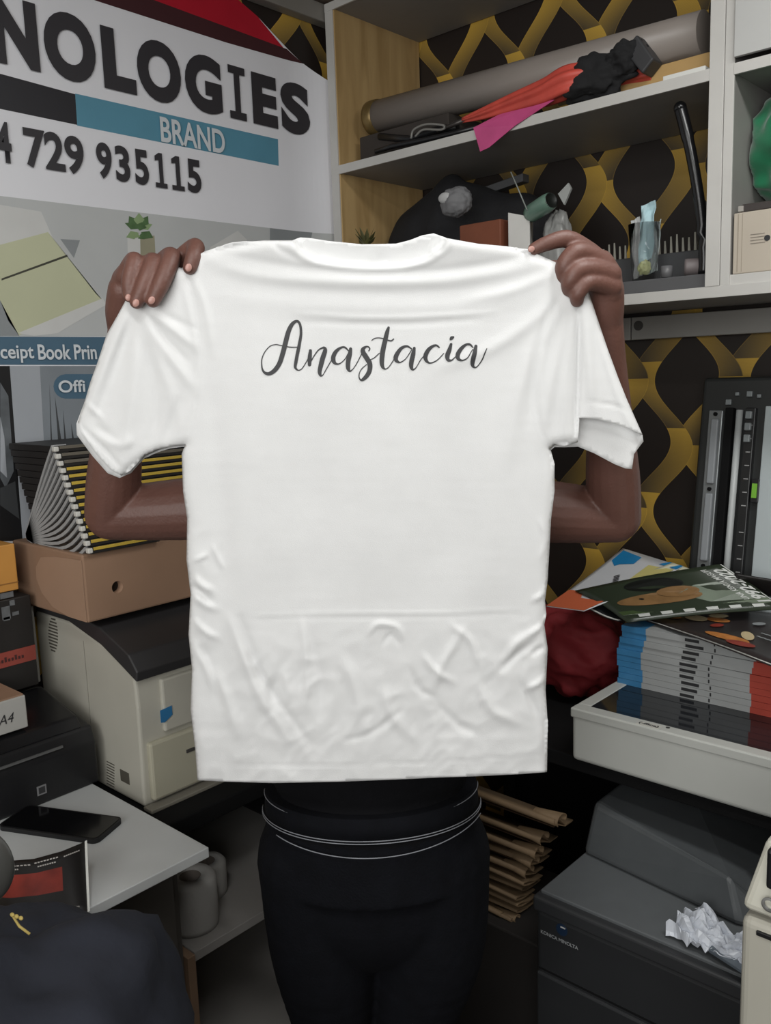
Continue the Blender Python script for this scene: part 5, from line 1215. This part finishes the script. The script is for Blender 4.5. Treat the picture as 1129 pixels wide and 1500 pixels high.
for s in (-1, 1):
    ell(body, HDc+RT*(.076*s)+Vector((0, 0, -.01)), .010, .018, .030, 14)
    ell(body, HDc+RT*(.030*s)-FH*.078+Vector((0, 0, -.030)), .018, .014, .012, 14)
    body.ball(HDc+RT*(.014*s)-FH*.090+Vector((0, 0, -.054)), .008, (1.5, 1, .7), seg=10)
# legs
def legs(mb, inf=0.):
    for s in (-1, 1):
        limb(mb, [B(XC+.088*s, DCN, WZ-.10), B(XC+.085*s, DCN-.005, WZ-.26), B(XC-.012+.068*s, DCN, .52), B(XC-.01+.068*s, DCN+.02, .44), B(XC+.075*s, DCN+.035, .30), B(XC+.08*s, DCN+.03, .10)],
             [.092+inf, .082+inf, .056+inf, .056+inf, .056+inf, .042+inf*1.6], sub=6)
legs(body)
for s in (-1, 1): limb(body, [B(XC+.08*s, DCN+.04, .075), B(XC+.085*s, DCN-.05, .045), B(XC+.09*s, DCN-.13, .035)], [.040, .034, .028], sub=3)
# arms: (frame position, distance) anchors measured on the figure
SHL, ELL_, WRL = pd(392, 738, 1.37), pd(163, 753, 1.37), pd(184, 485, 1.264)
SHR, ELR, WRR = pd(706, 742, 1.37), pd(900, 757, 1.37), pd(886, 472, 1.237)
for sh, el, wr in ((SHL, ELL_, WRL), (SHR, ELR, WRR)):
    limb(body, [B(XC, DCN+.05, WZ+.44), sh, sh.lerp(el, .35), sh.lerp(el, .75), el], [.075, .060, .052, .046, .041], sub=4)
    limb(body, [el, el.lerp(wr, .22), el.lerp(wr, .5), el.lerp(wr, .8), wr], [.041, .041, .034, .027, .0245], sub=5)
HOFF = .014
def chain(mb, pts, rads, n=16): limb(mb, [pd(p[0], p[1], p[2]+HOFF) for p in pts], rads, n=n, sub=4)
# hand at the left of the picture: fingers come over the cloth towards the viewer
hm = body
chain(hm, [(184, 485, 1.262), (180, 455, 1.236), (182, 425, 1.216)], [.0245, .024, .022])
chain(hm, [(185, 412, 1.212), (196, 402, 1.206), (222, 398, 1.206), (240, 400, 1.208)], [.020, .020, .018, .014])
chain(hm, [(180, 440, 1.222), (205, 430, 1.222), (235, 420, 1.222)], [.018, .017, .014])
chain(hm, [(182, 405, 1.200), (193, 386, 1.190), (197, 384, 1.172), (190, 410, 1.158), (189, 433, 1.157)], [.0125, .0122, .0118, .0108, .0088])
chain(hm, [(200, 402, 1.200), (219, 387, 1.192), (224, 386, 1.172), (212, 415, 1.154), (200, 442, 1.152)], [.0130, .0126, .0122, .0112, .0094])
chain(hm, [(222, 402, 1.205), (246, 378, 1.194), (250, 381, 1.172), (237, 413, 1.152), (224, 440, 1.150)], [.0132, .0130, .0124, .0114, .0096])
chain(hm, [(240, 402, 1.212), (268, 376, 1.205), (286, 362, 1.190), (284, 374, 1.168), (278, 392, 1.160)], [.0132, .0126, .0120, .0110, .0094])
chain(hm, [(190, 455, 1.225), (222, 450, 1.228), (246, 430, 1.230), (262, 412, 1.230)], [.016, .014, .0125, .010])          # thumb behind the cloth
# hand at the right: seen from its back, knuckles bent
chain(hm, [(886, 472, 1.223), (888, 448, 1.208), (888, 425, 1.198)], [.0244, .0238, .0235])
chain(hm, [(880, 385, 1.192), (888, 405, 1.190), (892, 428, 1.192)], [.017, .020, .018])
chain(hm, [(872, 380, 1.198), (858, 366, 1.190), (830, 350, 1.176), (800, 357, 1.168), (782, 365, 1.166)], [.0155, .0130, .0116, .0098, .0082])
chain(hm, [(885, 388, 1.185), (862, 372, 1.172), (842, 370, 1.162), (826, 388, 1.160), (824, 404, 1.166)], [.0150, .0130, .0120, .0112, .0098])
chain(hm, [(894, 402, 1.182), (868, 394, 1.166), (846, 396, 1.156), (834, 412, 1.156), (833, 424, 1.164)], [.0150, .0128, .0118, .0108, .0096])
chain(hm, [(896, 420, 1.182), (874, 414, 1.168), (857, 416, 1.158), (846, 430, 1.156), (845, 440, 1.162)], [.0140, .0122, .0112, .0102, .0090])
chain(hm, [(880, 420, 1.215), (855, 405, 1.225), (830, 395, 1.228), (808, 392, 1.226)], [.016, .0145, .0125, .010])                # thumb behind the cloth
bo = remesh_obj('body', body, skin, .0023, person, smooth=1)
# nails
def nail_(px, py, d, a, l=.0052, w_=.0042):
    d += HOFF; c = pd(px, py, d); b = MB(); g = bmesh.new(); bmesh.ops.create_uvsphere(g, u_segments=18, v_segments=12, radius=1)
    for f in g.faces: f.smooth = True
    ax = (pd(px+math.cos(a)*10, py+math.sin(a)*10, d)-c).normalized(); to = (CAMP-c).normalized(); sx = ax.cross(to).normalized()
    M_ = Matrix((sx, ax, sx.cross(ax))).transposed().to_4x4()
    b._add(g, 0, Matrix.Translation(c) @ M_ @ Matrix.Diagonal((w_, l, .0016, 1)), smooth=True); return b.build('finger_nail', nail, person)
nail_(276, 392, 1.1498, R(105)); nail_(222, 440, 1.1398, R(118)); nail_(199, 444, 1.1425, R(112)); nail_(188, 436, 1.1480, R(95), .0045, .004); nail_(778, 365, 1.157, R(165), .0045, .004)
# hair
hr = MB(); ell(hr, HDc+FH*.018+Vector((0, 0, .024)), .082, .094, .092); 
hair = remesh_obj('hair', hr, mat('black_hair', (16, 14, 14), .9, .2, 60, .8, 200), .006, person, 2)
for v in hair.data.vertices: pass
for s in (-1, 1):
    MB().ball(HDc+RT*(.030*s)-FH*.086+Vector((0, 0, .002)), .010, (1.2, 1, .8), seg=14).build('eye', mat('eye_white', (190, 186, 180), .3), person)
# dark top and jeans
tp = MB()
for z, hx, hy, dx in ((WZ-.02, .172, .124, 0), (WZ+.06, .164, .112, .0), (WZ+.16, .152, .107, 0), (WZ+.28, .160, .112, .02), (WZ+.38, .170, .110, .04), (WZ+.45, .152, .090, .05)):
    ell(tp, B(XC, DCN+dx, z), hx, hy, .09)
for sh, el in ((SHL, ELL_), (SHR, ELR)): limb(tp, [B(XC, DCN+.05, WZ+.44), sh, sh.lerp(el, .22)], [.084, .070, .064], sub=3)
remesh_obj('top', tp, mat('dark_top', (10, 10, 13), .9, .15, 20, .3, 90, spec=.15), .006, person, 4)
jn = MB()
def wring(z, hx, hy, n=72): return [B(XC+hx*math.cos(2*math.pi*k/n), DCN+hy*math.sin(2*math.pi*k/n), z) for k in range(n)]
HX, HY = .177, .126
for z, hx, hy, hz in ((WZ-.10, HX, HY, .11), (WZ-.15, .176, .118, .14)): ell(jn, B(XC, DCN, z), hx, hy, hz)
legs(jn, .010)
jeans_m = mat('dark_denim', (10, 11, 16), .9, .2, 30, .3, 300, spec=.15)
def frustum(mb, r0, r1):
    a = [mb.bm.verts.new(p) for p in r0]; c = [mb.bm.verts.new(p) for p in r1]; n = len(a)
    for k in range(n): f = mb.bm.faces.new((a[k], a[(k+1) % n], c[(k+1) % n], c[k])); f.smooth = True
    mb.bm.faces.new(a[::-1]); mb.bm.faces.new(c)
frustum(jn, wring(WZ-.12, HX+.003, HY+.003), wring(WZ+.022, HX-.010, HY-.006))
je = remesh_obj('jeans', jn, jeans_m, .005, person, 3)
wb = MB(); frustum(wb, wring(WZ-.016, HX-.0035, HY-.001), wring(WZ+.024, HX-.0075, HY-.003)); wb.build('waistband', mat('dark_waistband', (10, 11, 16), .9, .2, 30, .2, 300, spec=.15), je)
def stitch(z, dx, r_=.0008, a0=-1.0, a1=0.0, curve=0.):
    pts = []
    n = 60
    for k in range(n+1):
        a = math.pi*(a0+(a1-a0)*k/n); zz = z+curve*(math.cos(a)**2)
        pts.append(B(XC+(HX+dx)*math.cos(a), DCN+(HY+dx)*math.sin(a), zz))
    b = MB(); b.tube(pts, r_, 6); b.build('stitching', mat('pale_stitching', (122, 124, 130), .7), je)
stitch(WZ+.018, -.0055); stitch(WZ-.010, -.0012); stitch(WZ-.014, -.0008); stitch(WZ-.034, .0035, a0=-.80, a1=-.10, curve=.02)
for s in (-1, 1): 
    sh_ = MB(); limb(sh_, [B(XC+.08*s, DCN+.05, .055), B(XC+.085*s, DCN-.05, .045), B(XC+.09*s, DCN-.15, .038)], [.052, .046, .038], sub=3)
    so_ = remesh_obj('shoe', sh_, mat('black_shoe', (20, 20, 20), .5), .005, person, 3)
    for v in so_.data.vertices: v.co.z = max(v.co.z, .004)
print('scene built')
